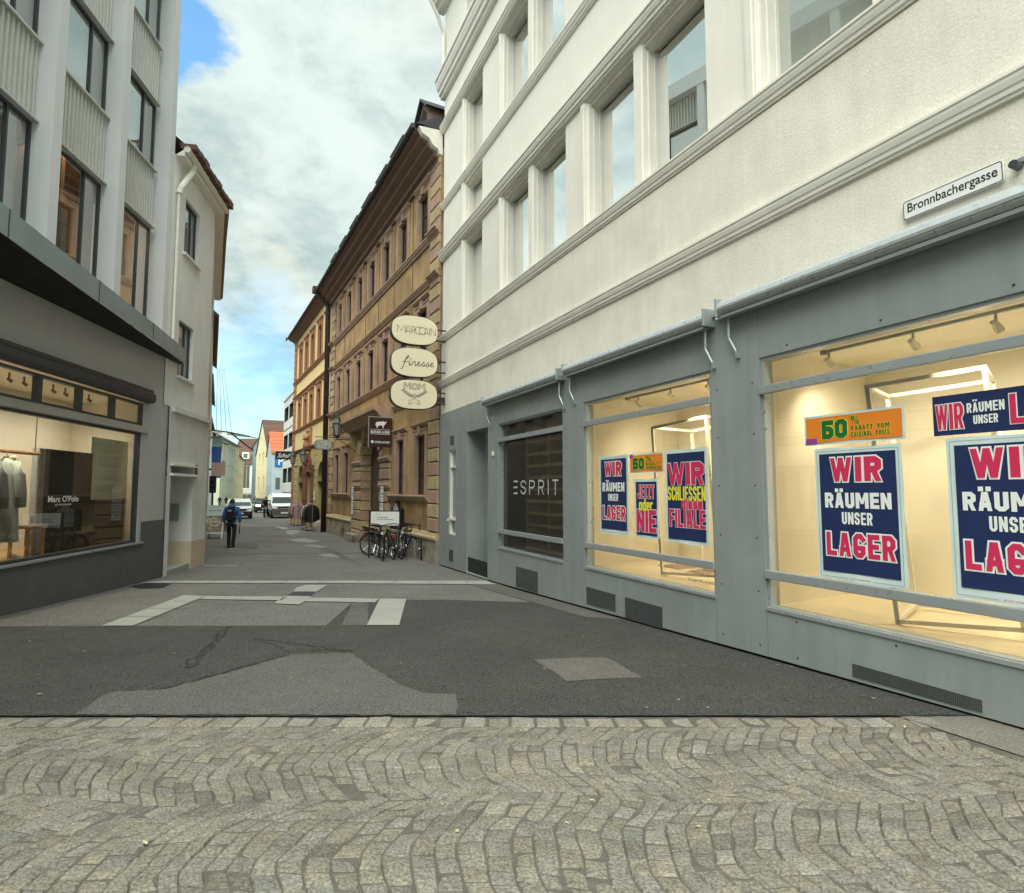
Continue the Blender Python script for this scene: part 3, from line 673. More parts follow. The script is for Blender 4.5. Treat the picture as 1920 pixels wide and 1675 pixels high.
panel(6.75, 7.44, None, 3.55); panel(10.21, 10.92, None, 3.58); panel(14.9, 20.2, None, 3.58)
for i, (a, b) in enumerate(SW):
    panel(a, b, None, .335); panel(a, b, 2.95, 3.5 if i < 2 else 3.55)
w = MB(); w.quad((0, .0, -1), (RU1, .0, -1), (RU1, .0, -.05 + 0), (0, .0, -.05))
w.build('base_wall', 'panelj', Rb)
# shop windows: frame, two rails, pane, room behind
for i, (a, b) in enumerate(SW):
    f = MB(); framing(f, a, b, .335, 2.95, -.03, .10, .035); f.box(a, b, -.065, -.03, .325, .36)
    fo = f.build('shop_window', 'alu', Rb)
    for z, hh in ((2.60, .045), (.69, .045)):
        r = MB(); r.box(a + .0, b - .0, -.075, -.015, z - hh, z + hh); r.build('rail', 'alu', fo, bevel=.008)
    p = MB(); p.quad((a + .03, .055, .365), (b - .03, .055, .365), (b - .03, .055, 2.92), (a + .03, .055, 2.92)); p.build('pane', 'darkg' if i == 0 else 'shopg', fo, fix=False)
    r = MB(); D = 2.0; zc = 3.05; zf = .36; e = .18
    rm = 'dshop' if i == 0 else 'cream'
    r.quad((a - e, D, zf), (b + e, D, zf), (b + e, D, zc), (a - e, D, zc)); r.quad((a - .01, .1, zf), (a - e, D, zf), (a - e, D, zc), (a - .01, .1, zc)); r.quad((b + .01, .1, zf), (b + e, D, zf), (b + e, D, zc), (b + .01, .1, zc))
    r.quad((a - .01, .1, zc), (b + .01, .1, zc), (b + e, D, zc), (a - e, D, zc), mi=0); r.quad((a - .01, .1, zf), (b + .01, .1, zf), (b + e, D, zf), (a - e, D, zf), mi=1)
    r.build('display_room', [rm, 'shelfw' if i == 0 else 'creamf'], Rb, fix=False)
# unlit window: slatted shelving behind the glass, shop name on it
sh = thing('slatted_shelf', 'brown wooden slatted shelving in the unlit dark shop window', 'shelving', FR.p(4.75, .34, .36), FR.rz)
for k in range(11):
    s = MB(); s.box(.35, 1.95, -.25, .25, .05 + k * .225, .105 + k * .225); s.build('shelf', 'shelfw', sh)
s = MB(); s.box(.32, .35, -.25, .25, 0, 2.45); s.box(1.12, 1.16, -.2, .22, 0, 2.45); s.box(1.95, 1.98, -.25, .25, 0, 2.45); s.box(.35, 1.95, .25, .27, 0, 2.45, 1); s.build('upright', ['shelfw', 'dshop'], sh)
bd = thing('leaning_board', 'pale board leaning inside the unlit dark shop window', 'board', FR.p(4.7, .5, .37), FR.rz)
s = MB(); s.add([(0, 0, 0), (.5, 0, 0), (.5, .3, .85), (0, .3, .85), (0, .03, 0), (.5, .03, 0), (.5, .33, .85), (0, .33, .85)], [(0, 1, 2, 3), (4, 5, 6, 7), (0, 1, 5, 4), (2, 3, 7, 6), (0, 3, 7, 4), (1, 2, 6, 5)]); s.build('board_sheet', 'lead', bd)
s = MB(); letters(s, 'ΞSPRIT', 4.57, 6.42, 1.465, 1.74, .034, .05, gap=.14); tag(s.build('window_lettering', 'dimlet'), 'white widely spaced shop name lettering on the dark window', 'lettering'); bpy.data.objects['window_lettering'].location = FR.p(0); bpy.data.objects['window_lettering'].rotation_euler = (0, 0, FR.rz)
# narrow window, door and grilles
f = MB(); framing(f, .78, 1.34, .40, 2.59, -.02, .08, .04, 0); f.box(.82, 1.30, -.02, .07, 2.12, 2.16); f.box(.82, 1.30, -.045, .05, .77, .83); f.box(.70, .78, -.075, -.04, .74, .80)
nw = f.build('narrow_window', 'trimw', Rb); p = MB(); p.quad((.82, .06, .44), (1.30, .06, .44), (1.30, .06, 2.55), (.82, .06, 2.55)); p.build('pane', 'darkg', nw, fix=False)
p = MB(); p.box(.80, 1.6, .16, .18, 1.72, 2.1, 0); p.box(.80, 1.6, .16, .18, .44, 1.72, 1); p.build('backing', ['terrar', 'dshop'], nw)
p = MB(); p.quad((2.1, .46, -.6), (3.44, .46, -.6), (3.44, .46, 2.95), (2.1, .46, 2.95)); p.build('recess_back', 'panel', Rb)
d = MB(); d.box(2.62, 3.40, .42, .455, -.22, 2.8, 0); d.box(2.62, 3.40, .395, .42, .42, .5, 1); d.build('shop_door', ['dglass', 'alu'], Rb)
d = MB(); d.box(2.42, 3.44, .1, .455, -.6, FR.g(2.8) + .17); d.box(2.10, 3.44, -.03, .1, -.6, FR.g(2.8) + .05); d.build('door_step', 'slab', Rb)
d = MB(); d.box(3.70, 3.80, -.075, -.05, 2.28, 2.38); d.build('doorbell', 'trimw', Rb, bevel=.01)
for (a, b, z0, z1) in ((4.9, 5.82, -.33, .06), (7.47, 8.24, -.215, .05), (8.48, 9.27, -.235, .055), (11.83, 12.82, -.08, .03)):
    v = MB(); v.prism([(a, z0 + .0), (b, z0 + .02), (b, z1), (a, z1)], -.056, -.046); v.build('vent_grille', 'perf', Rb)
for (a, b, z0, z1) in ((.86, 1.16, -.28, .02), (.88, 1.16, 2.72, 2.95)):
    v = MB(); v.box(a, b, -.056, -.046, z0, z1); v.build('vent_grille', 'perf', Rb)
# shop lights: track spots under the display ceilings
def spot(u, y, i):
    t = thing('track_spotlight', 'small track spotlight under the display ceiling', 'spotlight', FR.p(u, y, 3.0), FR.rz, 'track spotlights in the lit shop windows')
    a = MB(); a.tube([(0, 0, 0), (0, 0, -.09)], .012); a.build('stem', 'alu', t)
    a = MB(); a.tube([(0, -.04, -.07), (0, .05, -.13)], [.028, .038], 12); a.build('lamp_head', 'trimw', t, smooth=False)
    return t
k = 0
for i, (a, b, us) in enumerate(((7.44, 10.21, (8.0, 8.75, 9.5, 10.0)), (10.92, 14.9, (11.25, 12.1, 12.75, 13.5)))):
    tr = thing('light_track', 'pale ceiling light track above ' + ('the narrower' if i == 0 else 'the wider') + ' lit shop window', 'light track', FR.p(a, .6, 3.0), FR.rz)
    m = MB(); m.box(.3, b - a - .1, -.02, .02, .0, .03); m.build('rail', 'alu', tr)
    m = MB(); m.box(.25, .3, -.03, .03, -.01, .035); m.build('end_cap', 'lead', tr)
    for u in us: spot(u, .6, k).__setitem__('label', 'small track spotlight in ' + ('the narrower' if i == 0 else 'the wider') + ' lit shop window, ' + ('first', 'second', 'third', 'fourth')[us.index(u)] + ' from its left end'); k += 1
    for u in us:
        l = bpy.data.lights.new('shop_light', 'SPOT'); l.energy = 13 if i == 0 else 17; l.color = (1, .86, .58); l.spot_size = R(150); l.spot_blend = 1; l.shadow_soft_size = .03
        o = bpy.data.objects.new('shop_light', l); COL.objects.link(o); o.parent = Rb; o.location = (u, .66, 2.85); o.rotation_euler = (R(24), 0, R(-10))
    l = bpy.data.lights.new('shop_spot', 'SPOT'); l.energy = 60; l.spot_size = R(80); l.spot_blend = 1; l.color = (1, .80, .44); l.shadow_soft_size = .04
    o = bpy.data.objects.new('shop_spot', l); COL.objects.link(o); o.parent = Rb; o.location = (a + (1.9 if i == 0 else 1.5), .32, 2.9); o.rotation_euler = (R(44), 0, R(-24))
# white display frames
def display_frame(u, y, w, d, h, rz, tilt, label):
    t = thing('display_frame', label, 'display frame', FR.p(u, y, .375), FR.rz + R(rz), 'tilted white display frames'); t.rotation_euler[1] = R(tilt[0]); t.rotation_euler[0] = R(tilt[1])
    b = .036
    for x in (0, w):
        for yy in (0, d): m = MB(); m.box(x - b / 2, x + b / 2, yy - b / 2, yy + b / 2, 0, h); m.build('post', 'framew', t)
    for z in (b / 2, h + b / 2 + .001):
        m = MB(); m.box(-b / 2, w + b / 2, -b / 2, b / 2, z - b / 2, z + b / 2); m.box(-b / 2, w + b / 2, d - b / 2, d + b / 2, z - b / 2, z + b / 2)
        m.box(-b / 2, b / 2, b / 2, d - b / 2, z - b / 2 + .001, z + b / 2 - .001); m.box(w - b / 2, w + b / 2, b / 2, d - b / 2, z - b / 2 + .001, z + b / 2 - .001); m.build('bar', 'framew', t)
display_frame(8.72, .42, .95, .85, 2.06, 8, (-4, 0), 'white tilted open box frame in the narrower lit window')
display_frame(12.0, .34, .85, .9, 2.12, 22, (-4, 1), 'white tilted open box frame in the wider lit window')
fm = thing('floor_mat', 'red patterned mat pieces lying on the display floor', 'mat', FR.p(7.9, 1.0, .365), FR.rz)
for k in range(2): m = MB(); m.box(k * .62, k * .62 + .55, 0, .5, 0, .008); m.build('mat_piece', 'sand', fm)
s = MB(); script_text('shop at', 9.72, 10.05, .52, .57, .0, s); script_text('esprit.com', 9.65, 10.12, .43, .49, .0, s); o = tag(s.build('glass_lettering', 'lead'), 'tiny grey web address on the lower corner of the lit window', 'lettering'); o.location = FR.p(0, .05); o.rotation_euler = (0, 0, FR.rz)
#@@ POSTERS
def poster(u0, u1, z0, z1, label, drop=(0, 0), y=.052):
    t = thing('sale_poster', label, 'poster', FR.p(u0, y, z0), FR.rz, 'closing down sale posters'); w, h = u1 - u0, z1 - z0
    return t, w, h
def paper_sheet(t, w, h, border, inner, line=False, curl=.0):
    n = 10; m = MB()
    vs = [(w * i / n + curl * .6 * math.sin(j * 1.1) * (1 if i == n else 0), -.004 + .003 * math.sin(i * .9 + j), h * j / n + (curl * math.sin(i * .8) if j in (0, n) else 0)) for j in range(n + 1) for i in range(n + 1)]
    m.add(vs, [(j * (n + 1) + i, j * (n + 1) + i + 1, (j + 1) * (n + 1) + i + 1, (j + 1) * (n + 1) + i) for j in range(n) for i in range(n)])
    m.build('sheet', 'paper', t, smooth=True)
    m = MB(); b = border; m.quad((b, -.0085, b + (.025 if line else 0)), (w - b, -.0085, b + (.025 if line else 0)), (w - b, -.0085, h - b), (b, -.0085, h - b)); m.build('colour_field', inner, t)
    if line:
        m = MB(); l = .026; k = .0022; B = b + .0
        for q in ((l, l + k, l, h - l), (w - l - k, w - l, l, h - l), (l + k, w - l - k, h - l - k, h - l), (l + k, w * .36, l, l + k), (w * .64, w - l - k, l, l + k)): m.quad((q[0], -.0084, q[2]), (q[1], -.0084, q[2]), (q[1], -.0084, q[3]), (q[0], -.0084, q[3]))
        m.build('border_line', 'ink', t)
        m = MB(); script_text('JETZT ODER NIE', w * .39, w * .61, l - .006, l + .010, -.0088, m); m.build('lettering', 'pink', t)
def word(t, s, x0, x1, z0, z1, th, col, halo=None, hg=.012, gap=None):
    if halo:
        m = MB(); letters(m, s, x0, x1, z0, z1, th, -.0096, hg, gap); m.build('lettering_outline', halo, t, fix=False)
    m = MB(); letters(m, s, x0, x1, z0, z1, th, -.0122, 0, gap); m.build('lettering', col, t, fix=False)
def raeumen(t, w, h):
    word(t, 'WIR', .19 * w, .79 * w, .745 * h, .925 * h, .085 * w, 'pink', 'paperw', .016 * w, .03 * w)
    word(t, 'RÄUMEN', .12 * w, .88 * w, .545 * h, .66 * h, .062 * w, 'paperw', None, 0, .016 * w)
    word(t, 'UNSER', .32 * w, .67 * w, .425 * h, .515 * h, .036 * w, 'paperw', None, 0, .012 * w)
    word(t, 'LAGER', .12 * w, .90 * w, .185 * h, .36 * h, .085 * w, 'pink', 'paperw', .016 * w, .028 * w)
t, w, h = poster(7.72, 8.46, .895, 2.06, 'navy clearance poster touching the outer end of the small orange strip'); paper_sheet(t, w, h, .045, 'navy', True, .006); raeumen(t, w, h)
t, w, h = poster(11.46, 12.28, .725, 1.945, 'navy clearance poster under the orange strip in the wider lit window'); paper_sheet(t, w, h, .05, 'navy', True, .008); raeumen(t, w, h)
t, w, h = poster(12.62, 13.46, .73, 1.96, 'larger navy clearance poster under the long navy banner'); paper_sheet(t, w, h, .06, 'navy', True, .004); raeumen(t, w, h)
def strip50(t, w, h, full):
    paper_sheet(t, w, h, .022, 'orange')
    if full:
        word(t, '50', .20 * w, .47 * w, .18 * h, .80 * h, .062 * w, 'green', 'yellowp', .006)
        word(t, '%', .51 * w, .59 * w, .60 * h, .86 * h, .010 * w, 'green', 'yellowp', .003)
        word(t, 'RABATT VOM', .51 * w, .87 * w, .40 * h, .54 * h, .009 * w, 'green', 'yellowp', .002, .012 * w); word(t, 'ORIGINAL PREIS', .51 * w, .87 * w, .19 * h, .34 * h, .009 * w, 'green', 'yellowp', .002, .010 * w)
        m = MB(); m.box(.015, .135, -.0100, -.009, .015, .068); m.build('tag', 'purple', t)
        m = MB(); script_text('BIS ZU', .025, .125, .026, .056, -.0122, m); m.build('lettering', 'pink', t)
    else:
        word(t, '50', .12 * w, .46 * w, .18 * h, .78 * h, .075 * w, 'green', 'yellowp', .006); word(t, '%', .52 * w, .66 * w, .58 * h, .86 * h, .016 * w, 'green', 'yellowp', .003)
        word(t, 'RABATT', .52 * w, .93 * w, .36 * h, .52 * h, .012 * w, 'green', 'yellowp', .002, .015 * w); word(t, 'PREIS', .52 * w, .93 * w, .16 * h, .31 * h, .012 * w, 'green', 'yellowp', .002, .015 * w)
        m = MB(); m.box(.012, .09, -.0100, -.009, h - .06, h - .01); m.build('tag', 'purple', t)
t, w, h = poster(8.49, 9.24, 1.79, 2.06, 'small orange fifty percent strip in the narrower lit window'); strip50(t, w, h, False)
t, w, h = poster(11.36, 12.32, 1.985, 2.27, 'wide orange fifty percent strip above a navy poster in the wider lit window'); strip50(t, w, h, True)
t, w, h = poster(8.60, 9.12, .90, 1.70, 'smallest navy poster hanging below the small orange strip'); paper_sheet(t, w, h, .035, 'navy', False, .006)
word(t, 'JETZT', .14 * w, .84 * w, .67 * h, .90 * h, .075 * w, 'pink', 'paperw', .006); word(t, 'NIE', .09 * w, .91 * w, .10 * h, .48 * h, .13 * w, 'pink', 'paperw', .008); word(t, 'oder', .20 * w, .78 * w, .46 * h, .66 * h, .062 * w, 'yellowp')
t, w, h = poster(9.26, 10.03, .885, 2.065, 'navy poster with a yellow line of lettering across its middle'); paper_sheet(t, w, h, .045, 'navy', False, .006)
word(t, 'WIR', .06 * w, .93 * w, .62 * h, .86 * h, .10 * w, 'pink', 'paperw', .007); word(t, 'SCHLIESSEN', .07 * w, .95 * w, .455 * h, .605 * h, .05 * w, 'yellowp', None, 0, .012 * w)
word(t, 'diese', .40 * w, .88 * w, .365 * h, .475 * h, .042 * w, 'pink', 'paperw', .004); word(t, 'FILIALE', .10 * w, .94 * w, .17 * h, .36 * h, .072 * w, 'pink', 'paperw', .006)
t, w, h = poster(12.54, 13.62, 1.985, 2.30, 'long navy banner reading in one line across the top of the wider lit window')
m = MB(); m.box(0, w, -.006, 0, 0, h); m.build('sheet', 'navy', t)
word(t, 'WIR', .02, .22, .045, h - .07, .034, 'pink', 'paperw', .007); word(t, 'RÄUMEN', .245, .49, h * .50, h * .74, .021, 'paperw', None, 0, .006); word(t, 'UNSER', .285, .445, h * .22, h * .43, .017, 'paperw', None, 0, .005); word(t, 'LAGER', .52, 1.05, .05, h - .05, .05, 'pink', 'paperw', .007)
#@@ AWN
for i, (a, b, z) in enumerate(((3.5, 6.84, 3.50), (7.06, 10.29, 3.53), (10.52, 15.0, 3.58))):
    t = thing('awning', ('closed grey awning cassette over the unlit window', 'closed grey awning cassette over the narrower lit window', 'closed grey awning cassette over the wider lit window')[i], 'awning', FR.p(a, 0, z), FR.rz, 'closed awnings above the shop windows')
    c = MB(); L_ = b - a
    c.prof([(-.045, .10), (-.11, .105), (-.17, .085), (-.215, .045), (-.232, .0), (-.225, -.045), (-.19, -.075), (-.10, -.085), (-.045, -.085)], 0, L_); c.build('cassette', 'alud', t)
    c = MB(); c.box(.0, L_, -.236, -.226, -.03, -.018); c.box(.02, L_ - .02, -.20, -.11, -.12, -.088); c.build('fabric_bar', 'lead', t)
    for x in (-.03, L_):
        c = MB(); c.box(x, x + .03, -.24, -.04, -.10, .11); c.build('end_cap', 'alu', t, bevel=.01)
    for x, s in ((.06, 1), (L_ - .07, 1)):
        c = MB(); c.tube([(x, -.12, -.06), (x, -.125, -.34)], .017, 6); c.tube([(x, -.125, -.34), (x + .075, -.085, -.53)], .014, 6); c.box(x + .06, x + .09, -.10, -.05, -.58, -.50); c.build('arm', 'alu', t)
jbx = thing('junction_box', 'pale cable box between two awning ends', 'cable box', FR.p(10.36, -.05, 3.5), FR.rz)
m = MB(); m.box(0, .13, -.05, 0, 0, .12); m.build('box', 'trimw', jbx, bevel=.008); m = MB(); m.tube([(0, -.03, .05), (-.04, -.05, .03), (-.07, -.06, .06)], .008, 6); m.build('cable', 'panelj', jbx)
sg = thing('street_sign', 'white street name plate with rounded black rim on the white wall', 'street sign', FR.p(12.45, -.03, 3.79), FR.rz)
def rrect(x0, x1, z0, z1, r, n=5): return arc(x1 - r, z1 - r, r, r, 0, 90, n) + arc(x0 + r, z1 - r, r, r, 90, 180, n) + arc(x0 + r, z0 + r, r, r, 180, 270, n) + arc(x1 - r, z0 + r, r, r, 270, 360, n)
m = MB(); m.prism(rrect(0, .70, 0, .155, .022), -.022, 0); m.build('plate', 'whl', sg)
m = MB(); stroke(m, rrect(.004, .696, .004, .151, .02), .006, -.0232, closed=True); m.build('rim', 'anth', sg)
m = MB(); script_text('Bronnbachergasse', .035, .668, .028, .128, -.0235, m, .012); m.build('lettering', 'ink', sg)
cc = thing('security_camera', 'small dark camera bracket on the white wall beside the street plate', 'camera', FR.p(13.24, -.02, 3.80), FR.rz)
m = MB(); m.tube([(0, -.02, .05), (0, -.10, .05)], .03, 12); m.build('housing', 'anth', cc); m = MB(); m.box(-.02, .05, -.04, 0, .07, .10); m.build('bracket', 'lead', cc)
# oval shop signs on one bracket, hanging out over the lane
for i, (zc, name, lab) in enumerate(((5.80, 'a', 'topmost cream oval sign with thin wide capitals'), (4.93, 'b', 'middle cream oval sign with handwritten black script'), (4.07, 'c', 'lowest cream oval sign with a winged wreath emblem'))):
    t = thing('oval_sign', lab, 'shop sign', FR.p(.32, -.26, zc), FR.rz + R(90), 'oval shop signs stacked over the lane')
    # local x = toward the house wall (mirrored so that the text faces the camera), -y faces the camera
    t.rotation_euler = (0, 0, FR.rz + R(90)); a, b = .64, .395; cx = -.64
    def se(s): return [(cx + s * a * math.copysign(abs(math.cos(q)) ** (2 / 2.7), math.cos(q)), s * b * (1 if s == 1 else .99) * math.copysign(abs(math.sin(q)) ** (2 / 2.7), math.sin(q))) for q in [2 * math.pi * k / 56 for k in range(56)]]
    m = MB(); m.prism(se(1), -.08, .10); m.build('rim', 'signr', t)
    m = MB(); m.prism(se(.975), -.084, -.078); m.build('face', 'signc', t)
    q = MB(); y = -.087
    if i == 0:
        for ch, x0, x1 in (('M', -1.13, -.90), ('A', -.90, -.76), ('R', -.74, -.64), ('N', -.21, -.07), ('A', -.40, -.275)): letters(q, ch, x0, x1, -.10, .10, .013, y)
        stroke(q, arc(-.54, 0, .095, .10, 40, 320, 14), .013, y - .0006); stroke(q, arc(-.44, 0, .095, .10, 40, 320, 14), .013, y - .0012); stroke(q, [(-.245, -.10), (-.245, .10)], .013, y - .0018)
        for (px, pz) in (): pass
    elif i == 1:
        X = lambda pts: [(-1.02 + p[0], -.10 + p[1]) for p in pts]
        stroke(q, X([(.0, -.09), (.03, -.10), (.07, -.02), (.12, .12), (.17, .24), (.205, .27), (.215, .24), (.16, .18), (.10, .12)]), .019, y); stroke(q, X([(.04, .09), (.17, .10), (.22, .12)]), .012, y - .0006)
        stroke(q, X([(.245, .13), (.225, .03), (.25, .01), (.29, .05)]), .019, y - .0012); stroke(q, X(arc(.263, .185, .012, .012, 0, 330, 6)), .012, y - .0012)
        stroke(q, X([(.30, .01), (.33, .13), (.325, .08), (.37, .13), (.395, .12), (.385, .03), (.41, .01), (.44, .05)]), .017, y - .0018)
        for k, x in ((0, .44), (1, .80)): stroke(q, X([(x, .06), (x + .06, .075), (x + .075, .11), (x + .05, .13), (x + .02, .09), (x + .02, .04), (x + .045, .01), (x + .08, .02), (x + .115, .06)]), .016, y - .0024)
        for k, x in ((0, .56), (1, .68)): stroke(q, X([(x, .04), (x + .05, .10), (x + .065, .14), (x + .085, .06), (x + .07, .015), (x + .03, .01), (x + .01, .03)]), .016, y - .003)
        stroke(q, X([(.625, .025), (.685, .05)]), .012, y - .0036); stroke(q, X([(.745, .025), (.805, .05)]), .012, y - .0036)
    else:
        for th, mi, gg in ((.042, 0, 0), (.020, 1, -.0)):
            yy = y - .0016 * mi
            for ch, x0, x1 in (('M', -.93, -.735), ('C', -.715, -.56), ('M', -.54, -.345)): e = .011 * mi; letters(q, ch, x0 + e, x1 - e, .13 + e, .30 - e, th, yy, mi=mi)
        for s in (-1, 1):
            for k in range(7):
                f = k / 6; px = cx + s * (.06 + .24 * f); pz = -.055 + .14 * f ** 1.4; ang = R(38 * (1 - f) + 58 * f)
                for side in (1, -1):
                    dx = math.cos(ang + side * .75); dz = math.sin(ang + side * .75); p0 = (px, pz); Lf = .055
                    pts = [(p0[0] + s * (dx * Lf * u - dz * v * side), p0[1] + dz * Lf * u + dx * v * side) for u, v in ((0, 0), (.35, .014), (.75, .013), (1, 0), (.75, -.013), (.35, -.014))]
                    stroke(q, pts, .007, y - .0004 * (k % 3), closed=True)
            stroke(q, [(cx + s * .03, -.12), (cx + s * .10, -.165), (cx + s * .145, -.16), (cx + s * .15, -.28), (cx + s * .115, -.28), (cx + s * .115, -.215), (cx + s * .07, -.25), (cx + s * .025, -.20)], .009, y - .0012)
        stroke(q, arc(cx, -.06, .045, .05, 0, 360, 12), .010, y - .002, closed=False); stroke(q, [(cx - .03, -.06), (cx + .03, -.06)], .010, y - .0026); stroke(q, [(cx, -.01), (cx, .02)], .02, y - .003)
    q.build('lettering', ['brink', 'signc'], t, fix=False)
    m = MB()
    for z in (.1, -.2): m.tube([(-.06, .01, z), (.25, .01, z)], .022, 6)
    if i < 2: m.tube([(-.42, .01, -.38), (-.42, .01, -.50)], .04, 8); m.tube([(-.9, .01, -.38), (-.9, .01, -.50)], .04, 8)
    else: m.box(-.02, .22, -.03, .05, -.16, -.02)
    m.build('bracket', 'pipe', t)
m = None
#@@ BROWN
# ------------------------------------------------------------------ brown sandstone building
Bb = thing('brown_sandstone_building', 'brown plastered old building with pink sandstone window frames and striped corner stones', 'building', FB.p(0), FB.rz)
BL = 15.64
BW = [1.95 + 2.03 * k for k in range(7)]
brow3 = [(c - .46, c + .46, 9.12, 10.68) for c in BW]; brow2 = [(c - .46, c + .46, 5.42, 7.05) for c in BW]
bgr = [(1.45, 2.42, 1.40, 3.22), (3.5, 4.45, 1.40, 3.22), (11.62, 12.5, 1.40, 3.20), (13.62, 14.52, 1.40, 3.20)]
portal_op = (6.85, 9.8)
w = MB(); wall(w, 0, BL, .1, 11.4, brow3 + brow2 + bgr + [(portal_op[0], portal_op[1], .1, 3.98, .45)], 0, .30)
w.build('wall', 'plb', Bb)
for q in (0, BL): w = MB(); w.quad((q, 0, -1), (q, 9, -1), (q, 9, 11.4), (q, 0, 11.4)); w.build('side_wall', 'plb', Bb)
for a, b in ((0, 5.4), (11.0, BL)): w = MB(); w.box(a, b, -.09, 0, -1.2, .16); w.build('plinth', 'plth', Bb)
for a, b in ((0, 5.4), (11.0, BL)): w = MB(); w.prof([(0, .16), (-.13, .16), (-.14, .22), (-.09, .28), (-.07, .34), (0, .36)], a, b); w.build('plinth_cap', 'sandy', Bb)
def quoins(x0, x1, d, par, mats, z0, z1, h=.392, alt=.0):
    m = MB(); z = z0; k = 0
    while z < z1 - .05:
        t = min(z + h, z1); e = alt * (k % 2)
        m.prof([(0, z + .012), (-d + .025, z + .012), (-d, z + .037), (-d, t - .037), (-d + .025, t - .012), (0, t - .012)], x0 if x0 > 1 else x0, x1 + (e if x0 < 1 else 0), k % 2); z += h; k += 1
    return m.build('quoin', mats, par)
quoins(14.86, BL - .02, .07, Bb, ['sand', 'sandy'], .37, 11.2)
quoins(.02, .78, .07, Bb, ['sand', 'sandy'], .37, 11.2, alt=.12)
for a, b in ((14.86, BL), (0, .9)): w = MB(); w.box(a, b, -.012, .0, .37, 11.2); w.build('quoin_joint', 'sandd', Bb)
def course(par, z0, z1, d, x0, x1, m, name='string_course', y=0.):
    h = z1 - z0
    return MB().prof([(y, z0), (y - .4 * d, z0), (y - .45 * d, z0 + .25 * h), (y - .75 * d, z0 + .4 * h), (y - .8 * d, z0 + .6 * h), (y - d, z0 + .72 * h), (y - d, z0 + .92 * h), (y, z1)], x0, x1).build(name, m, par)
for z0, z1, d in ((8.88, 9.10, .14), (7.62, 7.80, .12), (5.20, 5.40, .15)): course(Bb, z0, z1, d, .0, 14.86, 'sand'); course(Bb, z0 + .001, z1 + .002, d + .09, 14.84, BL, 'sand'); course(Bb, z0 + .001, z1 + .002, d + .09, 0, .92, 'sand')
course(Bb, 4.25, 4.42, .10, 11.2, 14.86, 'sand'); course(Bb, 4.25, 4.42, .10, .9, 5.38, 'sand')
for a, b in ((10.95, 14.86), (.92, 5.05)): course(Bb, 1.20, 1.39, .17, a, b, 'sand', 'sill')
def stone_window(par, a, b, c, d, sm, mullz=(.62,), hood=True, dep=.12, fw=.2, gl='dglass'):
    W_ = b - a; H = d - c; m = MB(); o = .045
    m.box(-fw, 0, -o, 0, -.02, H + fw); m.box(W_, W_ + fw, -o, 0, -.02, H + fw); m.box(0, W_, -o, 0, H, H + fw)
    m.box(-.02, .03, -.02, dep, 0, H); m.box(W_ - .03, W_ + .02, -.02, dep, 0, H); m.box(.03, W_ - .03, -.02, dep, H - .03, H + .01)
    m.box(-.06, -.02, -o - .02, -o, 0, H + .05); m.box(W_ + .02, W_ + .06, -o - .02, -o, 0, H + .05)
    if hood:
        m.prof([(0, H + fw + .04), (-.05, H + fw + .04), (-.12, H + fw + .12), (-.12, H + fw + .17), (0, H + fw + .2)], -fw - .06, W_ + fw + .06)
        m.box(W_ / 2 - .09, W_ / 2 + .09, -.10, 0, H - .0, H + fw + .05); m.box(-fw + .03, W_ / 2 - .12, -o - .02, -o, H + fw - .07, H + fw - .03); m.box(W_ / 2 + .12, W_ + fw - .03, -o - .02, -o, H + fw - .07, H + fw - .03)
    win = m.build('window', sm, par, loc=(a, 0, c))
    f = MB(); framing(f, .03, W_ - .03, 0, H - .03, dep - .045, dep, .05); f.box(W_ / 2 - .025, W_ / 2 + .025, dep - .04, dep, .05, H - .08)
    for q in mullz: f.box(.08, W_ - .08, dep - .038, dep - .005, H * q - .025, H * q + .025)
    f.build('frame', 'brownf', win)
    p = MB(); p.quad((.1, dep - .02, .04), (W_ - .1, dep - .02, .04), (W_ - .1, dep - .02, H - .1), (.1, dep - .02, H - .1)); p.build('pane', gl, win, fix=False)
    return win
w0 = stone_window(Bb, *brow3[0], 'sand')
for q in brow3[1:]: copy_tree(w0, Bb, loc=(q[0], 0, q[2]))
w0 = stone_window(Bb, *brow2[0], 'sand', (.62, .3))
for q in brow2[1:]: copy_tree(w0, Bb, loc=(q[0], 0, q[2]))
for q in bgr: stone_window(Bb, *q, 'sand', (.66, .33))
# pilaster lines between the windows
for k in range(8):
    x = BW[0] - 1.015 + 2.03 * k
    if .9 < x < 14.8:
        for z0, z1 in ((5.42, 7.6), (7.82, 8.86), (9.12, 11.1)): m = MB(); m.box(x - .035, x - .015, -.02, 0, z0, z1); m.build('panel_line', 'sandd', Bb)
# eaves
w = MB(); w.prof([(0, 11.05), (-.08, 11.05), (-.10, 11.16), (-.20, 11.20), (-.22, 11.3), (-.42, 11.42), (-.44, 11.52), (-.62, 11.60), (-.64, 11.74), (-.78, 11.80), (-.78, 11.86), (0, 11.86)], -.1, BL - .15); w.build('eaves', 'sandd', Bb)
w = MB(); w.prof([(.0, 11.15), (-.10, 11.2), (-.14, 11.32), (-.3, 11.40), (-.42, 11.58), (-.62, 11.66), (-.72, 11.84), (0, 11.9)], BL - .15, BL + .02); w.build('eaves_return', 'white2', Bb)
w = MB(); w.tube([(-.1, -.86, 11.88), (BL - .1, -.86, 11.88)], .075); w.build('gutter', 'roofd', Bb)
w = MB(); w.add([(-.1, -.8, 11.92), (BL, -.8, 11.92), (BL, 3.6, 14.3), (-.1, 3.6, 14.3)], [(0, 1, 2, 3)]); w.add([(BL, -.8, 11.92), (BL, 3.6, 14.3), (BL, 9, 11.9)], [(0, 1, 2)]); w.build('roof', 'roofd', Bb)
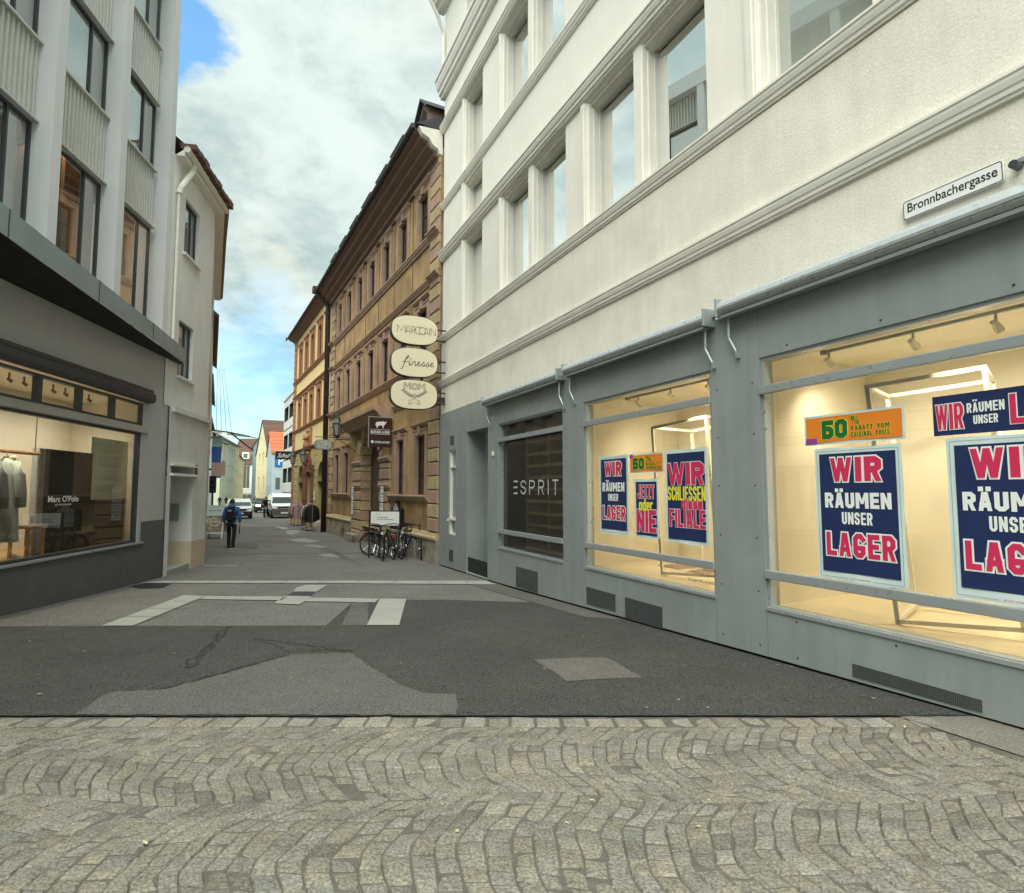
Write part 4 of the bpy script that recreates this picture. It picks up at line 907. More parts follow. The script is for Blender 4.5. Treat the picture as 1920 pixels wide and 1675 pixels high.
for c in (3.2, 5.2, 7.25, 9.25, 11.3, 13.1):
    d = MB(); d.box(c, c + 1.25, -.74, -.3, 11.96, 12.22); d.prof([(-.82, 12.22), (-.82, 12.27), (.1, 12.5), (.1, 12.4)], c - .06, c + 1.31); d.build('roof_hatch', 'lead', Bb, bevel=.02)
d = MB(); y0 = -.35
d.prism([(14.5, 12.1), (15.4, 12.1), (15.4, 12.65), (14.95, 13.05), (14.5, 12.65)], y0, 1.5); dm = d.build('dormer', 'sandd', Bb)
d = MB(); d.box(14.4, 15.5, -.5, .0, 11.98, 12.1); d.build('dormer_sill', 'lead', dm)
d = MB(); q = [(14.4, 12.6), (14.95, 13.1), (15.5, 12.6)]; d.add([(x, y, z + e) for e in (0, .07) for y in (y0 - .12, 1.6) for x, z in q], [(0, 1, 4, 3), (1, 2, 5, 4), (6, 9, 10, 7), (7, 10, 11, 8), (0, 6, 7, 1), (1, 7, 8, 2)]); d.build('dormer_roof', 'roofd', dm, fix=False)
d = MB(); d.quad((14.65, y0 - .01, 12.15), (15.25, y0 - .01, 12.15), (15.25, y0 - .01, 12.6), (14.95, y0 - .01, 12.85), (14.65, y0 - .01, 12.6)); d.build('dormer_window', 'blackc', dm, fix=False)
# carriage portal: rusticated posts, arch stones, cornice slab
pc = (portal_op[0] + portal_op[1]) / 2; rad = 1.42
for x0, x1 in ((5.45, 6.92), (9.73, 10.95)):
    m = MB(); z = -.9; k = 0
    while z < 2.55:
        t = min(z + .40, 2.55); e = .02 * (k % 2); d_ = .06 + .02 * (k % 2)
        m.prof([(.36, z + .014), (-d_ + .03, z + .014), (-d_, z + .05), (-d_, t - .05), (-d_ + .03, t - .014), (.36, t - .014)], x0 - e, x1 + e, (k + 1) % 2); z += .40; k += 1
    m.build('portal_post', ['sand', 'sandy'], Bb)
    m = MB(); m.prof([(.3, 1.62), (-.10, 1.62), (-.13, 1.72), (-.10, 1.80), (-.1, 1.86), (.3, 1.86)], x0 - .06, x1 + .06); m.build('impost', 'sand', Bb)
    m = MB(); m.prof([(.3, 2.55), (-.10, 2.55), (-.15, 2.67), (-.1, 2.75), (.3, 2.75)], x0 - .06, x1 + .06); m.build('impost', 'sand', Bb)
m = MB()
for k in range(11):
    a0, a1 = 180 - k * 180 / 11, 180 - (k + 1) * 180 / 11; r1 = rad + (.50 if k % 2 else .38)
    m.prism(arc(pc, 2.56, rad, rad, a0 - .6, a1 + .6, 3) + arc(pc, 2.56, r1, r1, a1 + .9, a0 - .9, 3), -.09 - .05 * (k % 2), .36, k % 2)
m.build('arch_stone', ['sand', 'sandy'], Bb)
for a, b in ((5.6, 7.0), (9.65, 10.9)): m = MB(); m.box(a, b, -.05, .0, 2.76, 3.98); m.build('spandrel', 'plb', Bb)
for q in (5.62, 10.5): m = MB(); m.prof([(-.05, 3.2), (-.12, 3.25), (-.24, 3.55), (-.24, 3.85), (-.36, 3.97), (-.05, 3.97)], q, q + .35); m.build('console', 'sandy', Bb)
m = MB(); m.prof([(0, 3.98), (-.38, 3.98), (-.40, 4.06), (-.48, 4.12), (-.52, 4.22), (-.66, 4.32), (-.66, 4.44), (0, 4.50)], 5.4, 11.05); m.build('portal_cornice', 'sand', Bb)
m = MB(); m.quad((6.8, .40, -1), (9.85, .40, -1), (9.85, .40, 4.0), (6.8, .40, 4.0)); m.build('gate', mat('brown_gate', (.105, .078, .052), .8, .1, 2, streak=.1), Bb, fix=False)
m = MB(); m.box(5.3, 6.9, -.35, .1, -1, -.28); m.build('gate_step', 'plth', Bb)
for s, ux in ((0, 5.52), (1, 10.08)):
    for k in range(4):
        t = thing('name_plate', f"small white name plate on the {'left' if s == 0 else 'right'} portal post, {('top', 'second from top', 'third from top', 'lowest')[k]} of four", 'plate', FB.p(ux, -.105, .52 + (3 - k) * .30), FB.rz, 'white name plates beside the portal')
        m = MB(); m.box(0, .34, -.012, 0, 0, .26); m.build('plate', 'whl', t); m = MB(); m.box(.05, .28, -.014, -.0125, .15, .20); m.box(.05, .22, -.014, -.0125, .08, .10); m.build('lettering', 'greyc', t)
# info niche
t = thing('menu_case', 'dark wall case with a gabled glass front beside the portal', 'menu case', FB.p(11.45, -.02, .1), FB.rz)
m = MB(); m.prism([(0, 0), (1.1, 0), (1.1, .85), (.8, .85), (.55, 1.1), (.3, .85), (0, .85)], -.10, 0); m.build('case', 'blackc', t)
m = MB(); m.prism([(.28, .25), (.82, .25), (.82, .8), (.55, 1.0), (.28, .8)], -.12, -.10); m.build('glass_front', 'greyc', t)
# lantern builder (hexagonal)
def lantern(fr, u, out, zb, h, label, scroll=True, tilt=1.):
    t = thing('street_lantern', label, 'street lantern', fr.p(u, -out, zb), fr.rz, 'old style wall lanterns'); r = h * .25
    m = MB(); m.lathe([(r * .30, 0), (r * .42, .04 * h), (r * .55, .07 * h)], n=6); m.lathe([(r * .62, .56 * h), (r * 1.02, .58 * h), (r * 1.0, .62 * h), (r * .5, .80 * h), (r * .42, .84 * h), (r * .5, .86 * h), (r * .18, .92 * h), (r * .1, 1.0 * h), (.004, 1.02 * h)], n=6)
    for k in range(6):
        a = math.pi / 3 * k; m.tube([(r * .5 * math.cos(a), r * .5 * math.sin(a), .06 * h), (r * .92 * math.cos(a), r * .92 * math.sin(a), .57 * h)], .012, 5)
    m.build('housing', 'lantm', t)
    m = MB(); m.lathe([(r * .47, .07 * h), (r * .88, .57 * h)], n=6); m.build('glass', 'lantg', t)
    m = MB(); m.tube([(0, 0, 0), (0, 0, -.10 * h)], .03, 6); m.tube([(0, -.08, -.1 * h), (0, out + .02, -.1 * h)], .022, 6); m.tube([(0, .05, -.1 * h), (0, out, -.55 * h)], .014, 6); m.box(-.05, .05, out - .01, out + .03, -.6 * h, .05 * h); m.build('bracket', 'lantm', t)
    return t
lantern(FB, 5.35, .72, 3.80, .96, 'green wall lantern with a scalloped cap beside the brown portal')
t = thing('octagonal_sign', 'weathered octagonal lit sign under the green wall lantern', 'shop sign', FB.p(4.9, -.62, 3.27), FB.rz + R(90))
m = MB(); m.prism([(-.60 - .36, .10), (-.86, 0), (-.34, 0), (-.24, .10), (-.24, .33), (-.34, .43), (-.86, .43), (-.96, .33)], -.08, .08); m.build('body', 'lead', t, bevel=.01)
m = MB(); m.prism([(-.92, .12), (-.84, .04), (-.36, .04), (-.28, .12), (-.28, .31), (-.36, .39), (-.84, .39), (-.92, .31)], -.085, -.079); m.build('face', mat('weathered_sign_face', (.42, .43, .38), .5, .5, 9), t)
m = MB(); m.tube([(-.6, 0, .43), (-.6, 0, .55)], .02, 6); m.tube([(-.95, 0, .55), (.62, 0, .55)], .018, 6); m.build('bracket', 'lantm', t)
t = thing('hanging_restaurant_sign', 'dark brown hanging board with a white bull and lettering', 'shop sign', FB.p(11.15, -.06, 3.0), FB.rz + R(90))
m = MB(); m.box(-.78, 0, -.03, .03, 0, 1.02); m.build('board', 'bsign', t)
m = MB(); y = -.034
bull = [(-.56, .74), (-.57, .78), (-.55, .84), (-.50, .87), (-.40, .875), (-.33, .885), (-.29, .90), (-.27, .87), (-.22, .875), (-.20, .90), (-.19, .87), (-.215, .82), (-.24, .78), (-.27, .755), (-.285, .73), (-.29, .66), (-.325, .66), (-.325, .73), (-.34, .745), (-.45, .745), (-.48, .73), (-.49, .66), (-.525, .66), (-.53, .71)]
m.add([(x, y, z) for x, z in bull], [tuple(range(len(bull)))]); m.build('bull_emblem', 'whl', t)
m = MB(); m.box(-.74, -.05, -.035, -.031, .60, .612); m.box(-.74, -.05, -.035, -.031, .44, .452); script_text('BURGER & BIER', -.73, -.06, .475, .565, y, m, .03); script_text('DISTELHÄUSER', -.58, -.06, .14, .22, y, m, .03); m.lathe([(.055, 0), (.055, .004)], (0, 0, 0), 8) if False else m.add([(-.67 + .05 * math.cos(a), y, .18 + .05 * math.sin(a)) for a in [k * .785 for k in range(8)]], [tuple(range(8))]); m.build('lettering', 'whl', t)
m = MB(); m.box(-.80, -.785, -.03, .03, -.02, 1.06); m.box(-.80, .06, -.015, .015, 1.022, 1.05); m.build('bracket', 'greyc', t)
# downpipe at the joint of the brown and the yellow house
t = thing('downpipe', 'thick dark brown downpipe between the yellow and the brown house', 'downpipe', FB.p(-.16, -.22, 0), FB.rz)
m = MB(); m.tube([(0, -.62, 12.0), (0, -.5, 11.7), (0, -.1, 11.3), (0, 0, 11.1), (0, 0, -.60)], [.11, .12, .13, .13, .13], 10); m.build('pipe', 'pipe', t, smooth=True)
m = MB(); m.box(-.18, .18, -.82, -.45, 11.75, 12.1); m.build('hopper', 'pipe', t, bevel=.03)
for z in (9.2, 6.4, 3.4): m = MB(); m.lathe([(.15, 0), (.15, .08)], (0, 0, z), 10); m.build('clamp', 'pipe', t)
m = MB(); m.tube([(0, 0, -.6), (0, -.06, -.72), (-.1, -.25, -.8)], [.15, .16, .15], 10); m.build('shoe', 'pipe', t)
#@@ YELLOW
Yb = thing('yellow_house', 'yellow plastered old house with orange terracotta window frames and a statue niche', 'building', FY.p(0), FY.rz)
YL = 12.2
YW = [(2.05, 3.05), (4.25, 5.25), (6.35, 7.35), (8.65, 9.65), (10.75, 11.6)]
y3 = [(a, b, 9.08, 10.95) for a, b in YW]; y2 = [(a, b, 5.62, 7.28) for a, b in YW]
ar1 = (2.75, 4.95); ar2 = (9.35, 11.55); do = (6.1, 7.8)
w = MB(); wall(w, 0, YL, 4.05, 12.2, y3 + y2, 0, .25); w.quad((0, 0, -1), (0, 9, -1), (0, 9, 12.2), (0, 0, 12.2)); w.build('wall', 'yel', Yb)
w = MB(); ops = [(*ar1, -.8, 2.0, .5), (*ar2, -.8, 2.0, .5), (*do, -.8, 2.6, .5)]
wall(w, 0, YL, -1.2, 4.05, [(a, b, -1.2, d, e) for a, b, c, d, e in ops] + [(ar1[0], ar1[1], 2.0, 3.1, .5), (ar2[0], ar2[1], 2.0, 3.1, .5)], -.04)
for a, b in (ar1, ar2):   # arch heads
    r = (b - a) / 2; c = (a + b) / 2; pts = arc(c, 2.0, r, r, 0, 180, 12)
    for k in range(12):
        (xa, za), (xb, zb_) = pts[k], pts[k + 1]; w.quad((xa, -.04, za), (xb, -.04, zb_), (xb, -.04, 3.1), (xa, -.04, 3.1)); w.quad((xa, -.04, za), (xa, .5, za), (xb, .5, zb_), (xb, -.04, zb_))
z = -.3
w.build('ground_floor_wall', 'yelg', Yb)
m = MB()
while z < 3.9:
    for a, b in ((.95, ar1[0] - .03), (ar1[1] + .03, 5.3), (8.3, ar2[0] - .03), (ar2[1] + .03, YL)):
        r = 1.1
        if z > 2.0:
            pass
        m.box(a, b, -.046, -.038, z, z + .035)
    z += .42
m.build('ashlar_joint', 'sandd', Yb)
p = MB(); p.quad((ar1[0] - .1, .45, -1.2), (ar1[1] + .1, .45, -1.2), (ar1[1] + .1, .45, 3.2), (ar1[0] - .1, .45, 3.2)); p.build('arched_window', 'darkg' if False else 'farwin', Yb, fix=False)
p = MB(); p.quad((ar2[0] - .1, .40, -1.2), (ar2[1] + .1, .40, -1.2), (ar2[1] + .1, .40, 1.35), (ar2[0] - .1, .40, 1.35)); ad = p.build('arched_door', 'blackc', Yb, fix=False)
p = MB(); p.quad((ar2[0] - .1, .42, 1.35), (ar2[1] + .1, .42, 1.35), (ar2[1] + .1, .42, 3.2), (ar2[0] - .1, .42, 3.2)); p.build('fanlight', mat('grey_fanlight', (.13, .135, .13), .6, .2, 1, streak=.2), ad, fix=False)
p = MB(); p.quad((do[0], .4, -1.2), (do[1], .4, -1.2), (do[1], .4, 2.7), (do[0], .4, 2.7)); p.build('house_door', 'blackc', Yb, fix=False)
m = MB()
for x, e in ((5.0, 1.15), (7.75, .55)):
    m.box(x, x + e, -.12, -.04, -1.2, 2.6); m.box(x - .04, x + e + .04, -.15, -.04, .9, 1.02); m.box(x - .04, x + e + .04, -.16, -.04, 2.45, 2.62)
m.prism([(4.95, 2.62), (8.35, 2.62), (8.35, 2.95), (7.75, 3.0), (7.6, 3.3), (7.25, 3.4), (6.85, 3.75), (6.45, 3.4), (6.1, 3.3), (5.6, 3.0), (4.95, 2.95)], -.13, -.04)
for k in range(7): a = R(150 - k * 20); m.box(6.85 + 1.05 * math.cos(a) - .13, 6.85 + 1.05 * math.cos(a) + .13, -.20, -.12, 2.45 + 1.0 * math.sin(a) - .12, 2.55 + 1.0 * math.sin(a) + .12)
m.build('portal', 'terrar', Yb)
w0 = stone_window(Yb, *y3[0], 'terra', (.6,), fw=.24)
for q in y3[1:4]: copy_tree(w0, Yb, loc=(q[0], 0, q[2]))
w0 = stone_window(Yb, *y2[0], 'terra', (.6,), hood=True, fw=.24)
for q in y2[1:4]: copy_tree(w0, Yb, loc=(q[0], 0, q[2]))
stone_window(Yb, *y3[4], 'terra', fw=.2); stone_window(Yb, *y2[4], 'terra', fw=.2)
for z0, z1 in ((8.82, 9.04), (7.78, 7.95), (5.38, 5.58)): course(Yb, z0, z1, .15, 0, YL, 'terra')
course(Yb, 3.95, 4.16, .16, .9, YL, 'sandd')
quoins(.02, .85, .08, Yb, ['terra', 'terra'], -.9, 12.0, .42)
w = MB(); w.prof([(0, 11.9), (-.1, 11.9), (-.2, 12.0), (-.45, 12.1), (-.5, 12.22), (0, 12.25)], -.1, YL + .3); w.build('eaves', 'sandd', Yb)
w = MB(); w.tube([(-.1, -.56, 12.22), (YL + .2, -.56, 12.22)], .07); w.tube([(-.1, -.56, 12.22), (-.35, -.6, 12.35), (-.45, -.6, 12.15)], .05, 6); w.build('gutter', 'roofd', Yb)
w = MB(); w.add([(-.1, -.5, 12.27), (YL + .5, -.5, 12.27), (YL + .5, 5, 17), (-.1, 5, 17)], [(0, 1, 2, 3)]); w.add([(-.1, -.5, 12.27), (-.1, 5, 17), (-.1, 9, 12.2), (-.1, 9, 12.2)][:3], [(0, 1, 2)]); w.build('roof', 'rooft', Yb)
t = thing('statue', 'small terracotta figure standing on a bracket above the yellow house portal', 'statue', FY.p(6.85, -.22, 3.92), FY.rz)
m = MB(); m.lathe([(.10, -.1), (.24, .0), (.26, .08)], n=10); m.build('pedestal', 'terrar', t)
m = MB(); m.lathe([(.21, .08), (.23, .3), (.17, .55), (.22, .78), (.20, .9), (.08, .98), (.10, 1.05), (.12, 1.13), (.09, 1.22), (.02, 1.26)], n=12); m.tube([(-.2, 0, .86), (-.26, -.1, .66), (-.08, -.2, .62)], .06, 6); m.tube([(.2, 0, .86), (.27, -.08, .66), (.12, -.2, .72)], .06, 6); m.build('figure', 'terra', t, smooth=True)
m = MB(); m.box(.14, .42, .1, .2, .0, 1.35); m.build('back_slab', 'terra', t)
lantern(FY, 8.6, .68, 3.02, .86, 'dark four sided lantern beside the yellow house portal, nearer one'); lantern(FY, 5.0, .72, 3.10, .90, 'dark four sided lantern on the yellow house, farther one above the left arch')
t = thing('black_shop_sign', 'black hanging sign with pale writing on the far corner of the yellow house', 'shop sign', FY.p(.7, -.1, 3.62), FY.rz + R(90))
m = MB(); m.box(-1.12, 0, -.04, .04, 0, .52); m.build('board', 'ink', t); m = MB(); script_text('Schuh', -1.0, -.14, .12, .42, -.042, m, .012, .4); m.build('lettering', 'whl', t); m = MB(); m.box(-1.15, .02, -.07, .07, .522, .58); m.build('hood', 'lead', t)
for u, lab in ((5.25, 'small white notice on the yellow house, between portal and arched window'), (8.75, 'small white notice on the yellow house, between portal and dark arched door')):
    t = thing('notice', lab, 'notice', FY.p(u, -.06, .95), FY.rz); m = MB(); m.box(-.22, .22, -.015, 0, 0, .5); m.build('sheet', 'whl', t); m = MB(); m.box(-.13, .13, -.018, -.0155, .18, .32); m.build('print', 'greyc', t)
t = thing('stone_bollard', 'low pale stone block standing by the dark downpipe', 'kerb stone', FY.p(11.75, -.3, FY.g(11.75)), FY.rz)
m = MB(); m.lathe([(.34, 0), (.33, .3), (.26, .5), (.08, .58)], n=10); m.build('block', 'plth', t, bevel=.02)
#@@ LEFT
# ------------------------------------------------------------------ grey office building on the left
Lb = thing('grey_office_building', 'modern grey office building with fins, ribbed panels and a shop on its ground floor', 'building', FL.p(0), FL.rz)
U0, U1 = -14.5, 4.68
FIN = [(-13.27, -13.04), (-11.31, -11.08), (-9.35, -9.12), (-7.39, -7.16), (-5.43, -5.20), (-3.47, -3.24), (-1.51, -1.28), (.45, .68), (2.41, 2.64), (4.45, 4.68)]
for a, b in FIN: m = MB(); m.box(a, b, -.02, .34, 4.85, 14.4); m.build('fin', 'lconc', Lb)
m = MB(); m.box(U0, U1, -.04, 8, 14.4, 14.9); m.quad((U1 - .001, .3, -1), (U1 - .001, 8, -1), (U1 - .001, 8, 14.4), (U1 - .001, .3, 14.4)); m.build('parapet', 'lconc', Lb)
def corrugated(a, b, z0, z1):
    m = MB(); n = max(2, round((b - a) / .105)); p = []
    for k in range(n):
        x = a + (b - a) * k / n; d = (b - a) / n; p += [(x, .30), (x + d * .28, .30), (x + d * .42, .255), (x + d * .86, .255)]
    p.append((b, .30)); q = [(x, y, z0) for x, y in p] + [(x, y, z1) for x, y in p]; n = len(p)
    m.add(q, [(i, i + 1, i + 1 + n, i + n) for i in range(n - 1)] + [(n - 1,) + tuple(range(n - 1))[::-1]]); return m
proto = None
for (f0, f1) in zip(FIN, FIN[1:]):
    a, b = f0[1], f1[0]
    if proto is None:
        rows = []
        A0 = a
        for z0, z1 in ((7.56, 8.86), (10.50, 11.84), (13.45, 14.39)):
            o = corrugated(0, b - a, z0, z1).build('ribbed_panel', 'corr', Lb, fix=False, loc=(a, 0, 0))
            s = MB(); s.box(-.0, b - a, .19, .345, z1 + .001, z1 + .045); s.build('sill', 'corr', o); s = MB(); s.box(0, b - a, .19, .30, z0 - .035, z0); s.build('drip_edge', 'corr', o); rows.append(o)
        for k, (z0, z1) in enumerate(((4.95, 7.52), (8.91, 10.46), (11.89, 13.41))):
            W_ = b - a; f = MB(); framing(f, 0, W_, z0, z1, .30, .36, .04); f.box(W_ * .70 - .02, W_ * .70 + .02, .30, .36, z0 + .04, z1 - .04)
            if k == 9: pass
            o = f.build('window', 'anth', Lb, loc=(a, 0, 0)); p = MB(); p.quad((.05, .33, z0 + .05), (W_ - .05, .33, z0 + .05), (W_ - .05, .33, z1 - .05), (.05, .33, z1 - .05)); p.build('pane', 'offg', o, fix=False); rows.append(o)
        proto = rows
    else:
        for o in proto: copy_tree(o, Lb, loc=(a, 0, 0))
m = MB()
for z0, z1 in ((8.3, 11.1), (11.3, 14.3)):
    m.quad((U0, .40, z0), (U1 - .02, .40, z0), (U1 - .02, .40, z1), (U0, .40, z1))
m.quad((U0, .42, 4.95), (.3, .42, 4.95), (.3, .42, 7.6), (U0, .42, 7.6)); m.build('blind', 'blind', Lb, fix=False)
m = MB(); m.quad((U0, 1.7, 4.9), (1.2, 1.7, 4.9), (1.2, 1.7, 8.2), (U0, 1.7, 8.2), mi=1); m.quad((1.2, 1.7, 4.9), (U1 - .02, 1.7, 4.9), (U1 - .02, 1.7, 8.2), (1.2, 1.7, 8.2)); m.quad((U0, .4, 8.2), (U1, .4, 8.2), (U1, 1.7, 8.2), (U0, 1.7, 8.2)); m.box(2.2, 2.3, .9, 1.7, 4.9, 8.2); m.build('upper_room', ['tanroom', 'blind'], Lb, fix=False)
l = bpy.data.lights.new('room_light', 'AREA'); l.size = 1.2; l.energy = 8; l.color = (1, .7, .4); o = bpy.data.objects.new('room_light', l); COL.objects.link(o); o.parent = Lb; o.location = (2.6, 1.0, 8.1)
# ground floor
GW = (-9.0, 3.80)
LE = 4.95
w = MB(); wall(w, U0, LE, -1.2, 4.75, [(GW[0], GW[1], .45, 2.77, .16), (GW[0], GW[1], 2.92, 3.40, .10), (GW[0], GW[1], 3.40, 3.70, .1)], 0, .16); w.quad((LE, 0, -1.2), (LE, 6, -1.2), (LE, 6, 4.75), (LE, 0, 4.75)); w.quad((U1 - .1, 0, 4.75), (LE, 0, 4.75), (LE, 2, 4.75), (U1 - .1, 2, 4.75))
w.build('ground_floor_wall', 'lwall', Lb)
w = MB(); w.box(U0, LE + .02, -.035, 0, -1.2, .41); w.box(3.92, LE + .02, -.035, 0, .41, .87); w.quad((LE + .02, -.03, -1.2), (LE + .02, 2, -1.2), (LE + .02, 2, .87), (LE + .02, -.03, .87)); w.build('plinth', 'lplinth', Lb)
w = MB(); w.box(GW[0], 3.95, -.07, .1, .412, .45); w.build('window_sill', 'alu', Lb)
w = MB(); w.box(GW[0], 4.02, -.045, .14, 2.775, 2.90); w.build('ledge', 'ledge', Lb)
w = MB(); w.prof([(0, 3.44), (-.10, 3.44), (-.15, 3.50), (-.15, 3.62), (-.10, 3.66), (-.10, 3.72), (0, 3.74)], GW[0], 4.03); w.build('awning_cassette', 'anth', Lb)
f = MB(); framing(f, GW[0], GW[1], .45, 2.77, .03, .12, .045)
sw = f.build('shop_window', 'anth', Lb); p = MB(); p.quad((GW[0], .085, .45), (GW[1] - .02, .085, .45), (GW[1] - .02, .085, 2.77), (GW[0], .085, 2.77)); p.build('pane', 'shopg', sw, fix=False)
f = MB(); framing(f, GW[0], GW[1], 2.92, 3.40, .0, .09, .045)
for x in (2.68, 1.62, .55, -.55, -1.6, -2.7, -3.8, -4.9): f.box(x - .055, x + .055, .001, .089, 2.965, 3.355)
tw = f.build('transom_window', 'anth', Lb); p = MB(); p.quad((GW[0], .06, 2.92), (GW[1], .06, 2.92), (GW[1], .06, 3.4), (GW[0], .06, 3.4)); p.build('pane', 'shopg', tw, fix=False)
r = MB(); D = 1.9
r.quad((GW[0], D, .42), (4.6, D, .42), (4.6, D, 3.5), (GW[0], D, 3.5)); r.quad((4.6, .17, .42), (4.6, D, .42), (4.6, D, 3.5), (4.6, .17, 3.5)); r.quad((GW[0], .17, 3.5), (4.6, .17, 3.5), (4.6, D, 3.5), (GW[0], D, 3.5))
r.quad((GW[0], .12, .42), (4.6, .12, .42), (4.6, D, .42), (GW[0], D, .42), mi=1); r.build('display_room', ['cream', 'wood'], Lb, fix=False)
for x, e in ((.3, 24), (1.25, 20), (2.35, 14), (3.6, 14), (-1.5, 24), (-4, 30)):
    l = bpy.data.lights.new('shop_light', 'SPOT'); l.energy = e * 1.25; l.color = (1, .88, .66); l.spot_size = R(150); l.spot_blend = 1; l.shadow_soft_size = .03; o = bpy.data.objects.new('shop_light', l); COL.objects.link(o); o.parent = Lb; o.location = (x, .66, 3.30); o.rotation_euler = (R(20), 0, 0)
for x in (.9, 1.25, 2.0, 2.35, 3.1):
    t = thing('track_spotlight', f"dark ceiling spotlight seen through the transom of the left shop, number {x}", 'spotlight', FL.p(x, .7, 3.42), FL.rz, 'spotlights in the left shop'); t['label'] = 'dark ceiling spotlight seen through the transom of the clothes shop'
    m = MB(); m.tube([(0, 0, .06), (0, 0, -.06)], .015, 6); m.build('stem', 'anth', t); m = MB(); m.tube([(0, .02, -.04), (.01, -.04, -.09)], [.025, .03], 10); m.build('lamp_head', 'anth', t)
# canopy: fascia curving out towards the camera
cu = [(-9, 1.55), (-6, 1.42), (-4, 1.30), (-2.12, 1.14), (-1.07, 1.0), (.75, .77), (3.3, .45), (5.25, .17), (5.38, .12), (5.42, .0)]
m = MB(); n = len(cu)
top = [(u, -o, 4.97) for u, o in cu]; bot = [(u, -o, 4.61) for u, o in cu]
m.add(top + bot, [(i, i + 1, i + 1 + n, i + n) for i in range(n - 1)]); m.add([(u, 0.0, 4.97) for u, o in cu] + top, [(i, i + 1, i + 1 + n, i + n) for i in range(n - 1)])
cn = m.build('canopy', 'zinc', Lb)
m = MB(); m.add([(u, .0, 4.615) for u, o in cu] + [(u, -o + .02, 4.615) for u, o in cu], [(i, i + 1, i + 1 + n, i + n) for i in range(n - 1)]); m.build('soffit', 'black', cn)
for x in (-4.5, -1.95, .55, 3.05):
    k = [i for i in range(n - 1) if cu[i][0] <= x < cu[i + 1][0]][0]; f = (x - cu[k][0]) / (cu[k + 1][0] - cu[k][0]); o_ = cu[k][1] + (cu[k + 1][1] - cu[k][1]) * f; m = MB(); m.box(x - .008, x + .008, -o_ - .006, -o_ + .0, 4.61, 4.97); m.build('seam', 'anth', cn)
s = MB(); script_text("Marc O'Polo", 1.03, 1.85, 1.345, 1.452, .082, s, .018); script_text('EST. IN STOCKHOLM', 1.22, 1.64, 1.285, 1.315, .082, s, .02); o = tag(s.build('window_lettering', 'whl', fix=False), 'white shop name lettering on the clothes shop window', 'lettering'); o.location = FL.p(0); o.rotation_euler = (0, 0, FL.rz)
# what stands in the left shop window
def inL(name, label, cat, u, y, z, grp=None, rz=0): return thing(name, label, cat, FL.p(u, y, z), FL.rz + R(rz), grp)
t = inL('display_wall', 'tall dark display panel standing in the clothes shop window', 'display panel', 1.78, .62, .425); m = MB(); m.box(0, 1.42, 0, .12, 0, 1.86); m.build('panel', 'dkpanel', t); m = MB(); m.box(-.16, -.003, .0, .12, 0, 1.86); m.build('edge_board', 'greyc', t)
t = inL('hanging_board', 'large pale green board hanging beside the dark display panel', 'display panel', 3.20, .66, 1.38); m = MB(); m.box(0, 1.38, 0, .05, 0, 1.25); m.build('panel', 'wpanel', t); m = MB(); m.box(0, 1.38, -.002, .052, -.02, -.001); m.build('hem', 'trimw', t)
t = inL('low_display_wall', 'low dark cabinet under the pale green hanging board', 'cabinet', 3.20, .68, .425); m = MB(); m.box(0, 1.38, 0, .1, 0, .93); m.build('body', 'dkpanel', t); m = MB(); m.box(.0, 1.38, -.01, -.002, .88, .93); m.build('top_edge', 'anth', t)
t = inL('clothes_rail', 'wooden clothes rail carrying the coats in the clothes shop window', 'clothes rail', -2.5, .62, 2.18); m = MB(); m.tube([(0, 0, 0), (4.1, 0, 0)], .032, 8); m.build('rail', 'wood', t)
for k in (.1, 4.0): m = MB(); m.tube([(k, 0, .03), (k, 0, 1.25)], .008, 6); m.build('hanger_rod', 'anth', t)
def coat(u, y, top, col, label, L_=1.35, wsh=.24, rz=70):
    t = inL('hanging_coat', label, 'coat', u, y, top, 'coats hanging in the left shop window', rz)
    m = MB(); rows = [(-.02, .06, .05), (-.06, .15, .07), (-.12, wsh, .10), (-.35, wsh - .02, .13), (-.75, wsh, .13), (-L_, wsh + .06, .15)]; n = 14; vs = []
    for i, (z, a, b) in enumerate(rows):
        for j in range(n): q = 2 * math.pi * j / n; r = 1 + (.06 * math.sin(3 * q + i) if i > 2 else 0); vs.append((a * math.cos(q) * r, b * math.sin(q) * r, z))
    m.add(vs, [(i * n + j, i * n + (j + 1) % n, (i + 1) * n + (j + 1) % n, (i + 1) * n + j) for i in range(len(rows) - 1) for j in range(n)]); m.build('coat_body', col, t, smooth=True)
    for s in (-1, 1): m = MB(); m.tube([(s * (wsh - .06), 0, -.10), (s * (wsh + .05), 0, -.30), (s * (wsh + .07), -.03, -.62), (s * (wsh + .06), -.05, -.80)], [.075, .08, .075, .065], 10); m.build('sleeve', col, t, smooth=True)
    m = MB(); m.tube([(-.10, 0, -.03), (-.05, -.07, -.0), (0, -.09, -.14)], [.04, .045, .03], 8); m.tube([(.10, 0, -.03), (.05, -.07, -.0), (0, -.09, -.14)], [.04, .045, .03], 8); m.build('collar', 'tanc', t, smooth=True)
    m = MB(); m.tube([(0, 0, -.04), (0, 0, .05), (.02, 0, .08), (.0, 0, .11)], .006, 5); m.build('hook', 'chrome', t)
coat(.78, .58, 2.08, 'mint', 'pale grey long coat with a cream collar, right end of the rail'); coat(.42, .60, 2.07, 'greyc', 'darker grey coat hanging behind the pale coat at the photo edge'); coat(.02, .62, 2.08, 'tanc', 'cream coat further left on the rail, outside the photo edge'); coat(-.5, .62, 2.08, 'mauve', 'mauve coat further left on the rail')
t = inL('stool', 'oak stool with square legs beside the hanging coats', 'stool', 1.12, .40, .425)
m = MB(); m.box(0, .46, 0, .34, .48, .53); m.build('seat', 'wood', t)
for x in (.02, .40):
    for y in (.02, .28): m = MB(); m.box(x, x + .04, y, y + .04, 0, .48); m.build('leg', 'wood', t)
